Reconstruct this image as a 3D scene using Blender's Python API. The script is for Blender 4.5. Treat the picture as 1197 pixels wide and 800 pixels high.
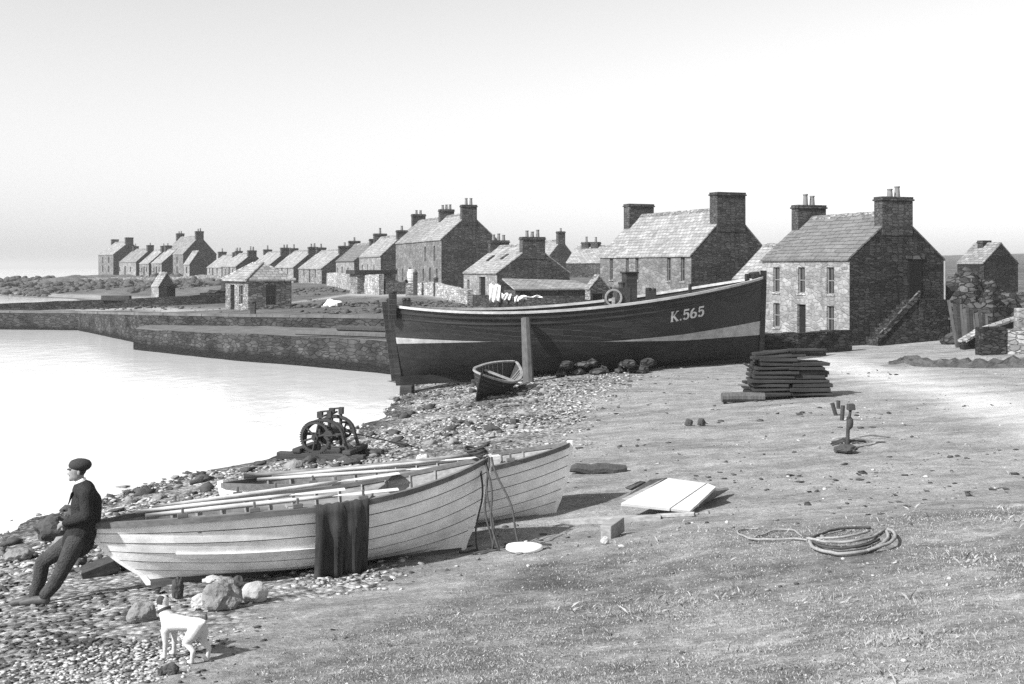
import bpy, bmesh, math, random
import numpy as np
from mathutils import Vector, Matrix, Euler
from mathutils import noise as mnoise

for o in list(bpy.data.objects):
    bpy.data.objects.remove(o, do_unlink=True)
scene = bpy.context.scene
COL = scene.collection
R = math.radians
rng = random.Random(565)
nrs = np.random.RandomState(565)

# ------------------------------------------------------------------ camera
ZC = 4.8                      # camera height above the water
F = 1330.0                    # focal length in pixels of the 1197 px wide photograph
cam_d = bpy.data.cameras.new('camera')
cam = bpy.data.objects.new('camera', cam_d)
COL.objects.link(cam)
cam.location = (0, 0, ZC)
cam.rotation_euler = (R(90), 0, 0)
cam_d.sensor_width = 36.0
cam_d.lens = 40.0
cam_d.shift_y = -87.0 / 1197.0
cam_d.clip_start = 0.1
cam_d.clip_end = 20000
scene.camera = cam

# ------------------------------------------------------------------ light
SUN_EL = R(39)
SUN_AZ = R(-126)
sun_dir = Vector((math.sin(SUN_AZ) * math.cos(SUN_EL), math.cos(SUN_AZ) * math.cos(SUN_EL), math.sin(SUN_EL)))
world = bpy.data.worlds.new('World')
scene.world = world
world.use_nodes = True
wn = world.node_tree
bgn = wn.nodes['Background']
sky = wn.nodes.new('ShaderNodeTexSky')
sky.sky_type = 'NISHITA'
sky.sun_disc = False
sky.sun_elevation = SUN_EL
sky.sun_rotation = SUN_AZ
sky.air_density = 2.0
sky.dust_density = 0.7
sky.ozone_density = 0.0
bw = wn.nodes.new('ShaderNodeRGBToBW')        # the photograph is black and white
wn.links.new(sky.outputs[0], bw.inputs[0])
wn.links.new(bw.outputs[0], bgn.inputs['Color'])
bgn.inputs['Strength'].default_value = 0.078
sl = bpy.data.lights.new('sun', 'SUN')
sl.energy = 4.0
sl.angle = R(1.5)
sun = bpy.data.objects.new('sun', sl)
COL.objects.link(sun)
sun.rotation_euler = (-sun_dir).to_track_quat('-Z', 'Y').to_euler()
scene.view_settings.view_transform = 'Standard'
scene.view_settings.look = 'None'
scene.view_settings.gamma = 1.0
scene.view_settings.exposure = 1.1
scene.cycles.use_denoising = False
scene.cycles.max_bounces = 5
scene.cycles.diffuse_bounces = 3
scene.cycles.glossy_bounces = 2

# ------------------------------------------------------------------ helpers
def X_at(px, D): return (px - 598.5) / F * D
def Z_at(py, D): return ZC - (py - 313.0) / F * D
def P(px, py, D): return Vector((X_at(px, D), D, Z_at(py, D)))

def thing(name, label, cat, loc=(0, 0, 0), rz=0.0, group=None):
    o = bpy.data.objects.new(name, None)
    o.empty_display_size = 0.2
    COL.objects.link(o)
    o.location = loc
    o.rotation_euler = (0, 0, rz)
    o['label'] = label
    o['category'] = cat
    if group: o['group'] = group
    return o

def tag(o, label=None, cat=None, group=None, kind=None):
    if label: o['label'] = label
    if cat: o['category'] = cat
    if group: o['group'] = group
    if kind: o['kind'] = kind
    return o

class MB:
    def __init__(self):
        self.v, self.f, self.m = [], [], []
    def add(self, vs, fs, mat=0):
        b = len(self.v)
        self.v.extend([tuple(p) for p in vs])
        self.f.extend([tuple(b + i for i in f) for f in fs])
        self.m.extend([mat] * len(fs))
    def hexa(self, p, mat=0):
        self.add(p, [(0, 3, 2, 1), (4, 5, 6, 7), (0, 1, 5, 4), (1, 2, 6, 5), (2, 3, 7, 6), (3, 0, 4, 7)], mat)
    def box(self, c, s, rot=(0, 0, 0), mat=0, jit=0.0):
        E = Euler(rot).to_matrix()
        c = Vector(c)
        pts = []
        for z in (-.5, .5):
            for x, y in ((-.5, -.5), (.5, -.5), (.5, .5), (-.5, .5)):
                q = Vector((x * s[0], y * s[1], z * s[2]))
                if jit: q += Vector((rng.uniform(-jit, jit), rng.uniform(-jit, jit), rng.uniform(-jit, jit)))
                pts.append(c + E @ q)
        self.hexa(pts, mat)
    def box2(self, lo, hi, mat=0):
        (a, b, c), (d, e, f) = lo, hi
        self.hexa([(a, b, c), (d, b, c), (d, e, c), (a, e, c), (a, b, f), (d, b, f), (d, e, f), (a, e, f)], mat)
    def prism(self, poly, z0, z1, mat_side=0, mat_top=None):
        n = len(poly)
        z0 = z0 if hasattr(z0, '__len__') else [z0] * n
        z1 = z1 if hasattr(z1, '__len__') else [z1] * n
        vs = [(p[0], p[1], z0[i]) for i, p in enumerate(poly)] + [(p[0], p[1], z1[i]) for i, p in enumerate(poly)]
        self.add(vs, [(i, (i + 1) % n, n + (i + 1) % n, n + i) for i in range(n)], mat_side)
        self.add(vs, [tuple(range(n, 2 * n))], mat_side if mat_top is None else mat_top)
    def tube(self, pts, r, n=8, caps=True, mat=0, flat=1.0):
        pts = [Vector(p) for p in pts]
        N = len(pts)
        rs = r if hasattr(r, '__len__') else [r] * N
        up = None
        rings = []
        for i in range(N):
            t = (pts[min(i + 1, N - 1)] - pts[max(i - 1, 0)])
            t = t.normalized() if t.length > 1e-9 else Vector((0, 0, 1))
            if up is None:
                up = Vector((0, 0, 1)) if abs(t.z) < .9 else Vector((1, 0, 0))
            a = (up - t * up.dot(t))
            a = a.normalized() if a.length > 1e-6 else t.orthogonal().normalized()
            up = a
            b = t.cross(a)
            rings.append([pts[i] + (a * math.cos(2 * math.pi * k / n) * flat + b * math.sin(2 * math.pi * k / n)) * rs[i] for k in range(n)])
        vs = [p for ring in rings for p in ring]
        fs = [(i * n + k, i * n + (k + 1) % n, (i + 1) * n + (k + 1) % n, (i + 1) * n + k) for i in range(N - 1) for k in range(n)]
        if caps:
            fs.append(tuple(range(n)))
            fs.append(tuple((N - 1) * n + k for k in range(n)))
        self.add(vs, fs, mat)
    def lathe(self, prof, c, n=16, axis='z', mat=0, M=None):
        closed = prof[0] == prof[-1]
        c = Vector(c)
        vs = []
        for (r, h) in prof:
            for k in range(n):
                a = 2 * math.pi * k / n
                q = Vector((r * math.cos(a), r * math.sin(a), h))
                if axis == 'x': q = Vector((q.z, q.x, q.y))
                if axis == 'y': q = Vector((q.x, q.z, q.y))
                if M: q = M @ q
                vs.append(c + q)
        N = len(prof)
        fs = [(i * n + k, i * n + (k + 1) % n, (i + 1) * n + (k + 1) % n, (i + 1) * n + k) for i in range(N - 1) for k in range(n)]
        if not closed: fs += [tuple(range(n)), tuple((N - 1) * n + k for k in range(n))]
        self.add(vs, fs, mat)
    def grid(self, rows, mat=0, matf=None):
        n = len(rows[0])
        b = len(self.v)
        for r in rows: self.v.extend([tuple(p) for p in r])
        for i in range(len(rows) - 1):
            for k in range(n - 1):
                self.f.append((b + i * n + k, b + i * n + k + 1, b + (i + 1) * n + k + 1, b + (i + 1) * n + k))
                self.m.append(matf(i, k) if matf else mat)
    def blob(self, c, s, seed=0, sub=2, rough=.22, rz=0.0, tilt=0.0, mat=0, flatbase=True, freq=1.3):
        bm = bmesh.new()
        bmesh.ops.create_icosphere(bm, subdivisions=sub, radius=1.0)
        E = Euler((tilt, 0, rz)).to_matrix()
        off = Vector((seed * 3.17, seed * 1.31, seed * 7.7))
        vs = []
        for v in bm.verts:
            n = v.co.normalized()
            d = 1 + rough * (mnoise.noise(n * freq + off) * 1.3 + mnoise.noise(n * freq * 2.7 + off) * .6 + mnoise.noise(n * freq * 7 + off) * .12)
            # facet a little: angular like split flagstone
            q = n * d
            q = Vector((q.x * s[0], q.y * s[1], max(q.z, -.55) * s[2] if flatbase else q.z * s[2]))
            vs.append(Vector(c) + E @ q)
        self.add(vs, [tuple(v.index for v in f.verts) for f in bm.faces], mat)
        bm.free()
    def build(self, name, mats, parent=None, smooth=False, bevel=0.0, uv=True, solid=0.0):
        me = bpy.data.meshes.new(name)
        me.from_pydata(self.v, [], self.f)
        mats = mats if isinstance(mats, (list, tuple)) else [mats]
        for m in mats: me.materials.append(m)
        me.polygons.foreach_set('material_index', self.m)
        if smooth: me.polygons.foreach_set('use_smooth', [True] * len(self.f))
        me.update()
        if uv: auto_uv(me)
        o = bpy.data.objects.new(name, me)
        COL.objects.link(o)
        if parent is not None: o.parent = parent
        if solid:
            md = o.modifiers.new('solid', 'SOLIDIFY'); md.thickness = solid; md.offset = 0
        if bevel:
            md = o.modifiers.new('bevel', 'BEVEL'); md.width = bevel; md.segments = 2; md.limit_method = 'ANGLE'; md.angle_limit = R(40)
        return o

def auto_uv(me):
    """UVs in metres: u runs level in each face, v up its slope."""
    nl = len(me.loops)
    if nl == 0: return
    uvl = me.uv_layers.new(name='UVMap')
    nv = len(me.vertices)
    co = np.empty(nv * 3); me.vertices.foreach_get('co', co); co = co.reshape(-1, 3)
    li = np.empty(nl, dtype=np.int32); me.loops.foreach_get('vertex_index', li)
    npl = len(me.polygons)
    nr = np.empty(npl * 3); me.polygons.foreach_get('normal', nr); nr = nr.reshape(-1, 3)
    ct = np.empty(npl, dtype=np.int32); me.polygons.foreach_get('loop_total', ct)
    n = np.repeat(nr, ct, axis=0)
    u = np.stack([-n[:, 1], n[:, 0], np.zeros(nl)], 1)
    ln = np.linalg.norm(u, axis=1)
    flat = ln < .05
    u[flat] = (1, 0, 0)
    u[~flat] /= ln[~flat][:, None]
    v = np.cross(n, u)
    p = co[li]
    uv = np.stack([(p * u).sum(1), (p * v).sum(1)], 1)
    uvl.data.foreach_set('uv', uv.ravel())

def skin(name, verts, edges, radii, mats, parent=None, levels=2, matf=None, root=0, voxel=.011, smooth_it=4):
    """One continuous body: tapered limbs along a skeleton, fused into a single surface."""
    rr = [(sum(r) / len(r)) if hasattr(r, '__len__') else r for r in radii]
    q = MB()
    for a, b_ in edges:
        pa, pb = Vector(verts[a]), Vector(verts[b_])
        t = (pb - pa); L = t.length
        if L < 1e-5: continue
        t /= L
        prof = []
        for k in range(5): prof.append((-math.cos(math.pi / 2 * k / 4) * rr[a], math.sin(math.pi / 2 * k / 4) * rr[a] + 1e-4))
        for k in range(5): prof.append((L + math.sin(math.pi / 2 * k / 4) * rr[b_], math.cos(math.pi / 2 * k / 4) * rr[b_] + 1e-4))
        Q = t.to_track_quat('Z', 'Y').to_matrix()
        q.lathe([(r, h) for h, r in prof], pa, 14, M=Q)
    o = q.build(name, mats, parent, uv=False)
    md = o.modifiers.new('fuse', 'REMESH'); md.mode = 'VOXEL'; md.voxel_size = voxel
    sm = o.modifiers.new('smooth', 'SMOOTH'); sm.factor = .5; sm.iterations = smooth_it
    dg = bpy.context.evaluated_depsgraph_get()
    nm = bpy.data.meshes.new_from_object(o.evaluated_get(dg))
    old = o.data
    o.modifiers.clear(); o.data = nm
    bpy.data.meshes.remove(old)
    nm.name = name
    nm.materials.clear()
    for m in (mats if isinstance(mats, (list, tuple)) else [mats]): nm.materials.append(m)
    for p in nm.polygons:
        p.use_smooth = True
        p.material_index = matf(p.center) if matf else 0
    return o

def copy_tree(o, parent=None):
    c = o.copy()
    COL.objects.link(c)
    if parent is not None: c.parent = parent
    for ch in list(o.children): copy_tree(ch, c)
    return c

# ------------------------------------------------------------------ materials (all greys)
def newmat(name):
    m = bpy.data.materials.new(name)
    m.use_nodes = True
    nt = m.node_tree
    return m, nt, nt.nodes['Principled BSDF']
def N(nt, t, **kw):
    n = nt.nodes.new(t)
    for k, v in kw.items(): setattr(n, k, v)
    return n
def coords(nt, kind='Object', scale=(1, 1, 1)):
    tc = N(nt, 'ShaderNodeTexCoord'); mp = N(nt, 'ShaderNodeMapping')
    mp.inputs['Scale'].default_value = scale
    nt.links.new(tc.outputs[kind], mp.inputs[0])
    return mp.outputs[0]
def noise_tex(nt, vec, scale, detail=4, rough=.6):
    n = N(nt, 'ShaderNodeTexNoise')
    n.inputs['Scale'].default_value = scale; n.inputs['Detail'].default_value = detail; n.inputs['Roughness'].default_value = rough
    if vec is not None: nt.links.new(vec, n.inputs['Vector'])
    return n.outputs['Fac']
def ramp(nt, fac, pts):
    r = N(nt, 'ShaderNodeValToRGB')
    e = r.color_ramp.elements
    while len(e) < len(pts): e.new(.5)
    for i, (p, c) in enumerate(pts):
        e[i].position = p; e[i].color = (c, c, c, 1)
    nt.links.new(fac, r.inputs[0])
    return r.outputs[0]
def mathn(nt, op, a, b=None, clamp=False):
    n = N(nt, 'ShaderNodeMath', operation=op, use_clamp=clamp)
    for i, x in enumerate((a, b)):
        if x is None: continue
        if isinstance(x, (int, float)): n.inputs[i].default_value = x
        else: nt.links.new(x, n.inputs[i])
    return n.outputs[0]
def mixv(nt, f, a, b):
    n = N(nt, 'ShaderNodeMix', data_type='FLOAT')
    for i, x in ((0, f), (2, a), (3, b)):
        if isinstance(x, (int, float)): n.inputs[i].default_value = x
        else: nt.links.new(x, n.inputs[i])
    return n.outputs[0]
def bump(nt, bsdf, h, strength=.5, dist=.02):
    b = N(nt, 'ShaderNodeBump')
    b.inputs['Strength'].default_value = strength; b.inputs['Distance'].default_value = dist
    nt.links.new(h, b.inputs['Height'])
    nt.links.new(b.outputs[0], bsdf.inputs['Normal'])
def setc(nt, bsdf, v, rough=.9, spec=.2):
    if isinstance(v, (int, float)): bsdf.inputs['Base Color'].default_value = (v, v, v, 1)
    else: nt.links.new(v, bsdf.inputs['Base Color'])
    bsdf.inputs['Roughness'].default_value = rough
    bsdf.inputs['Specular IOR Level'].default_value = spec

def mat_plain(name, v, var=.25, scale=6, rough=.85, spec=.2, bmp=.2, bdist=.01):
    m, nt, b = newmat(name)
    c = coords(nt)
    f = noise_tex(nt, c, scale, 6, .65)
    setc(nt, b, ramp(nt, f, [(.25, v * (1 - var)), (.75, v * (1 + var))]), rough, spec)
    if bmp: bump(nt, b, noise_tex(nt, c, scale * 4, 5), bmp, bdist)
    return m
def mat_stone(name, lo, hi, mortar, size=(2.6, 2.6, 6.5), bdist=.05, stain=.35, weed=None):
    m, nt, b = newmat(name)
    c = coords(nt, 'Object', size)
    # a wobble keeps the courses uneven
    nz = N(nt, 'ShaderNodeTexNoise'); nz.inputs['Scale'].default_value = .8; nz.inputs['Detail'].default_value = 2
    nt.links.new(c, nz.inputs['Vector'])
    add = N(nt, 'ShaderNodeVectorMath', operation='MULTIPLY_ADD')
    nt.links.new(nz.outputs['Color'], add.inputs[0]); add.inputs[1].default_value = (.7, .7, .7); nt.links.new(c, add.inputs[2])
    v1 = N(nt, 'ShaderNodeTexVoronoi', feature='F1'); v1.inputs['Randomness'].default_value = .8
    v2 = N(nt, 'ShaderNodeTexVoronoi', feature='DISTANCE_TO_EDGE'); v2.inputs['Randomness'].default_value = .8
    for v in (v1, v2):
        v.inputs['Scale'].default_value = 1.0
        nt.links.new(add.outputs[0], v.inputs['Vector'])
    sp = N(nt, 'ShaderNodeSeparateColor'); nt.links.new(v1.outputs['Color'], sp.inputs[0])
    stone = ramp(nt, sp.outputs[0], [(0, lo), (.55, (lo + hi) / 2), (1, hi)])
    edge = ramp(nt, v2.outputs['Distance'], [(.02, 0), (.09, 1)])
    col = mixv(nt, edge, mortar, stone)
    big = noise_tex(nt, coords(nt), .6, 6, .7)
    fine = noise_tex(nt, coords(nt), 18, 4, .7)
    col = mathn(nt, 'MULTIPLY', col, ramp(nt, big, [(.3, 1 - stain), (.7, 1 + stain)]))
    col = mathn(nt, 'MULTIPLY', col, ramp(nt, fine, [(.25, .75), (.75, 1.25)]))
    if weed is not None:   # weed and wet below the tide line
        zz = N(nt, 'ShaderNodeSeparateXYZ'); nt.links.new(coords(nt), zz.inputs[0])
        lvl = mathn(nt, 'ADD', zz.outputs[2], mathn(nt, 'MULTIPLY', big, .8))
        col = mixv(nt, ramp(nt, mathn(nt, 'MULTIPLY', lvl, .2), [(weed * .2, 1), ((weed + .35) * .2, 0)]), col, mathn(nt, 'MULTIPLY', fine, .03))
    setc(nt, b, col, .95, .1)
    h = mathn(nt, 'ADD', mathn(nt, 'MULTIPLY', edge, .8), mathn(nt, 'MULTIPLY', fine, .4))
    bump(nt, b, h, .9, bdist)
    return m
def mat_harl(name, v, dark, scale=1.2):
    """lime-washed rough cast, blotched and streaked by weather"""
    m, nt, b = newmat(name)
    c = coords(nt)
    big = noise_tex(nt, c, scale, 8, .72)
    streak = noise_tex(nt, coords(nt, 'Object', (3, 3, .35)), 1.6, 5, .6)
    speck = noise_tex(nt, c, 3.6, 8, .85)
    col = ramp(nt, big, [(.33, dark), (.6, v)])
    col = mathn(nt, 'MULTIPLY', col, ramp(nt, streak, [(.3, .86), (.6, 1.04)]))
    col = mathn(nt, 'MULTIPLY', col, ramp(nt, speck, [(.32, .6), (.58, 1.1)]))
    cs = coords(nt, 'Object', (2.2, 2.2, 5.2))
    v1 = N(nt, 'ShaderNodeTexVoronoi', feature='F1'); v2 = N(nt, 'ShaderNodeTexVoronoi', feature='DISTANCE_TO_EDGE')
    for v_ in (v1, v2): v_.inputs['Scale'].default_value = 1.0; nt.links.new(cs, v_.inputs['Vector'])
    sp = N(nt, 'ShaderNodeSeparateColor'); nt.links.new(v1.outputs['Color'], sp.inputs[0])
    edge = ramp(nt, v2.outputs['Distance'], [(.02, 0), (.12, 1)])
    col = mathn(nt, 'MULTIPLY', col, ramp(nt, sp.outputs[0], [(0, .72), (1, 1.22)]))
    col = mathn(nt, 'MULTIPLY', col, ramp(nt, edge, [(0, .8), (1, 1.0)]))
    setc(nt, b, col, .95, .1)
    bump(nt, b, mathn(nt, 'ADD', mathn(nt, 'MULTIPLY', edge, .5), speck), .8, .04)
    return m
def mat_slate(name, v, row=.28, w=.4, bdist=.03, contrast=.25, joint=.4):
    m, nt, b = newmat(name)
    c = coords(nt, 'UV')
    br = N(nt, 'ShaderNodeTexBrick')
    br.inputs['Scale'].default_value = 1.0
    br.inputs['Brick Width'].default_value = w; br.inputs['Row Height'].default_value = row
    br.inputs['Mortar Size'].default_value = .018; br.inputs['Mortar Smooth'].default_value = .3
    br.inputs['Color1'].default_value = (v * (1 - contrast),) * 3 + (1,)
    br.inputs['Color2'].default_value = (v * (1 + contrast),) * 3 + (1,)
    br.inputs['Mortar'].default_value = (v * joint,) * 3 + (1,)
    nt.links.new(c, br.inputs['Vector'])
    sp = N(nt, 'ShaderNodeSeparateColor'); nt.links.new(br.outputs['Color'], sp.inputs[0])
    big = noise_tex(nt, coords(nt), .8, 8, .7)
    fine = noise_tex(nt, coords(nt), 7, 5, .75)
    col = mathn(nt, 'MULTIPLY', sp.outputs[0], ramp(nt, big, [(.3, .7), (.7, 1.25)]))
    col = mathn(nt, 'MULTIPLY', col, ramp(nt, fine, [(.3, .7), (.7, 1.2)]))
    setc(nt, b, col, .8, .25)
    # each course tilts: saw-tooth up the slope
    xyz = N(nt, 'ShaderNodeSeparateXYZ'); nt.links.new(c, xyz.inputs[0])
    saw = mathn(nt, 'FRACT', mathn(nt, 'DIVIDE', xyz.outputs[1], row))
    h = mathn(nt, 'ADD', mathn(nt, 'MULTIPLY', saw, -1.0), mathn(nt, 'MULTIPLY', br.outputs['Fac'], -.6))
    h = mathn(nt, 'ADD', h, mathn(nt, 'MULTIPLY', fine, .6))
    bump(nt, b, h, .8, bdist)
    return m
def mat_wood(name, v, var=.35, along='x', rough=.8, grain=14, spec=.2, wear=None):
    m, nt, b = newmat(name)
    s = {'x': (.7, grain, grain), 'y': (grain, .7, grain), 'z': (grain, grain, .7)}[along]
    c = coords(nt, 'Object', s)
    f = noise_tex(nt, c, 1.6, 5, .65)
    f2 = noise_tex(nt, coords(nt), 2.2, 6, .7)
    col = mathn(nt, 'MULTIPLY', ramp(nt, f, [(.3, v * (1 - var)), (.7, v * (1 + var * .6))]), ramp(nt, f2, [(.3, .75), (.7, 1.2)]))
    if wear is not None:
        w = noise_tex(nt, coords(nt, 'Object', s), 3.0, 6, .8)
        col = mixv(nt, ramp(nt, w, [(.60, 0), (.70, 1)]), col, wear)
    setc(nt, b, col, rough, spec)
    bump(nt, b, f, .35, .008)
    return m

def mat_planked(name, v, row, w):
    """tarred carvel planking with worn seams"""
    m, nt, b = newmat(name)
    c = coords(nt, 'UV')
    br = N(nt, 'ShaderNodeTexBrick')
    br.inputs['Scale'].default_value = 1.0; br.inputs['Brick Width'].default_value = w; br.inputs['Row Height'].default_value = row
    br.inputs['Mortar Size'].default_value = .008; br.inputs['Mortar Smooth'].default_value = .5
    br.inputs['Color1'].default_value = (v * .7,) * 3 + (1,); br.inputs['Color2'].default_value = (v * 1.5,) * 3 + (1,); br.inputs['Mortar'].default_value = (v * 2.3,) * 3 + (1,)
    nt.links.new(c, br.inputs['Vector'])
    sp = N(nt, 'ShaderNodeSeparateColor'); nt.links.new(br.outputs['Color'], sp.inputs[0])
    grain = noise_tex(nt, coords(nt, 'Object', (.5, 9, 9)), 1.8, 6, .75)
    scuff = noise_tex(nt, coords(nt, 'Object', (.35, 4, 4)), 1.6, 8, .8)
    col = mathn(nt, 'MULTIPLY', sp.outputs[0], ramp(nt, grain, [(.3, .6), (.7, 1.6)]))
    col = mixv(nt, ramp(nt, scuff, [(.54, 0), (.72, .8)]), col, .05)
    setc(nt, b, col, .55, .3)
    h = mathn(nt, 'ADD', mathn(nt, 'MULTIPLY', br.outputs['Fac'], -1.0), mathn(nt, 'MULTIPLY', grain, .4))
    bump(nt, b, h, .7, .02)
    return m

M = {}
M['stone_dark'] = mat_stone('stone_dark', .02, .06, .016, (3.2, 3.2, 9), .05, .5)  # dark stone, with gable shade put into the colour as well
M['stone_gable'] = mat_stone('stone_gable', .04, .10, .03, (3.2, 3.2, 8.5), .05, .45)  # stone of the gable ends, their shade darkened into the colour
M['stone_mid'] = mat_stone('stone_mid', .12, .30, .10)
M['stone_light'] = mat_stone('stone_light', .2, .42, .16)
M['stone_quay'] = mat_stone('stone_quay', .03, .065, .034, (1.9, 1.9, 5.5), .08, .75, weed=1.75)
M['chimney'] = mat_stone('chimney_stone', .04, .10, .04, (3.2, 3.2, 7))
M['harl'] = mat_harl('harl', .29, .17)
M['harl_grey'] = mat_harl('harl_grey', .19, .125, .8)
M['slate'] = mat_slate('slate', .2)
M['slate_pale'] = mat_slate('slate_pale', .25)
M['flag'] = mat_slate('flagstone_roof', .135, .30, 1.1, .09, .12, .25)  # dark joint tone paints the shadow lines of the thick flag courses
M['stone_rough'] = mat_stone('stone_rough', .02, .10, .02, (2.2, 2.2, 5), .08, .6)
M['pot'] = mat_plain('chimney_pot', .16, .3, 8)
M['glass'] = mat_plain('window_glass', .02, .2, 3, .12, .5, 0)
M['sash'] = mat_plain('sash_paint', .17, .15, 9)
M['sash_dark'] = mat_plain('sash_dark', .12, .2, 9)
M['door'] = mat_wood('door_wood', .05, .3, 'z')
M['opening'] = mat_plain('interior_shade', .015, .2, 3, .95, .05, 0)  # near-black colour paints the shade inside doorways and loft
M['hull_white'] = mat_wood('white_boat_paint', .84, .10, 'x', .6, 5, .3, wear=.52)
M['seam'] = mat_wood('plank_seam', .13, .5, 'x')
M['hull_black'] = mat_planked('tarred_hull', .016, .19, 4.2)
M['boot'] = mat_wood('boot_top_paint', .36, .25, 'x', .7, 5, .2, wear=.28)
M['keel'] = mat_wood('keel_wood', .10, .35, 'x')
M['rail'] = mat_wood('gunwale_wood', .13, .35, 'x')
M['caprail'] = mat_wood('cap_rail_wood', .42, .3, 'x')
M['wood_pale'] = mat_wood('pale_wood', .5, .25, 'x')
M['wood_grey'] = mat_wood('weathered_wood', .26, .4, 'x')
M['wood_post'] = mat_wood('post_wood', .095, .4, 'z')
M['wood_dark'] = mat_wood('dark_wood', .05, .5, 'x')
M['plank'] = mat_wood('tarred_plank', .035, .6, 'x', .75)
M['board'] = mat_wood('white_board', .52, .22, 'x', .7, 5, .2, wear=.42)
M['iron'] = mat_plain('rusted_iron', .035, .4, 9, .7, .3, .4)
M['rope'] = mat_plain('rope', .24, .35, 30, .95, .1, .4)
M['rope_dark'] = mat_plain('rope_dark', .06, .35, 30, .95, .1, .4)
M['sack'] = mat_wood('dark_canvas', .045, .6, 'z', .95, 9)
M['linen'] = mat_plain('white_linen', .85, .05, 4)
M['skin'] = mat_plain('skin', .22, .12, 12, .6, .3, .1)
M['jacket'] = mat_plain('jacket_cloth', .032, .35, 14, .95, .1, 1.0, .03)
M['trouser'] = mat_plain('trouser_cloth', .06, .35, 12, .95, .1, 1.0, .03)
M['cap'] = mat_plain('cap_cloth', .04, .3, 40, .95, .1, .3)
M['shirt'] = mat_plain('shirt_cloth', .75, .06, 20)
M['boot_leather'] = mat_plain('boot_leather', .07, .4, 14, .6, .3)
M['hair'] = mat_plain('hair', .04, .3, 40)
M['fur_white'] = mat_plain('white_fur', .52, .14, 60, .95, .1, .35)
M['fur_dark'] = mat_plain('dark_fur', .05, .3, 60, .95, .1, .35)
M['rock'] = mat_plain('rock', .2, .4, 5, .95, .15, .7, .03)
M['rock_dark'] = mat_plain('rock_dark', .06, .5, 5, .9, .2, .7, .03)
M['rock_pale'] = mat_plain('rock_pale', .38, .3, 6, .95, .15, .6, .02)
M['quay_top'] = mat_plain('quay_top', .115, .4, 1.4, .95, .1, .6, .03)
M['turf'] = mat_plain('turf', .08, .5, 3, .95, .05, .9, .06)
# ------------------------------------------------------------------ terrain
def vnoise(x, y, seed=0):
    """smooth value noise, vectorised, -1..1"""
    xi = np.floor(x).astype(np.int64); yi = np.floor(y).astype(np.int64)
    xf = x - xi; yf = y - yi
    u = xf * xf * (3 - 2 * xf); v = yf * yf * (3 - 2 * yf)
    def h(a, b):
        n = (a * 374761393 + b * 668265263 + seed * 974711) & 0x7fffffff
        n = ((n ^ (n >> 13)) * 1274126177) & 0x7fffffff
        return ((n ^ (n >> 16)) & 0xffff) / 32767.5 - 1
    return (h(xi, yi) * (1 - u) + h(xi + 1, yi) * u) * (1 - v) + (h(xi, yi + 1) * (1 - u) + h(xi + 1, yi + 1) * u) * v

pix = [  # (px, py, height): ground read off the photograph
    (0, 625, 0), (60, 603, 0), (150, 578, 0), (250, 548, 0), (300, 538, 0), (340, 527, 0), (430, 500, 0), (465, 470, 0), (470, 450, .0),
    (45, 717, .85), (190, 695, 1.0), (360, 672, 1.05), (540, 652, 1.1), (645, 622, 1.15), (385, 537, .42),
    (120, 640, .6), (250, 600, .55),
    (560, 470, .5), (620, 452, .75), (700, 440, .85), (800, 436, .95), (885, 430, 1.0), (480, 462, .08),
    (700, 550, 1.15), (850, 500, 1.2), (700, 500, .95), (560, 540, .75), (500, 520, .45),
    (1000, 425, 1.15), (1190, 436, 1.4), (1190, 500, 1.6), (1000, 500, 1.35), (1000, 570, 1.45), (1190, 570, 1.62),
    (800, 640, 1.6), (1190, 640, 2.05), (1000, 640, 1.78), (600, 680, 1.3), (700, 720, 1.5), (450, 720, 1.3), (300, 760, 1.4),
    (200, 775, 1.38), (100, 760, 1.1), (0, 720, .75), (0, 790, 1.1), (600, 800, 1.8), (1190, 800, 2.6), (900, 800, 2.2), (300, 800, 1.6),
    (400, 345, 2.45), (460, 350, 2.35), (480, 345, 2.7), (575, 356, 2.2), (330, 358, 2.05), (350, 335, 2.9), (270, 364, 1.95),
    (250, 345, 2.2), (225, 358, 1.8), (192, 353, 1.5),
]
ctrl = [(X_at(a, F * (ZC - z) / (b - 313)), F * (ZC - z) / (b - 313), z) for a, b, z in pix]
ctrl += [(X_at(40, 13.6), 13.6, .72), (X_at(10, 13.7), 13.7, .62)]
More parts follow.
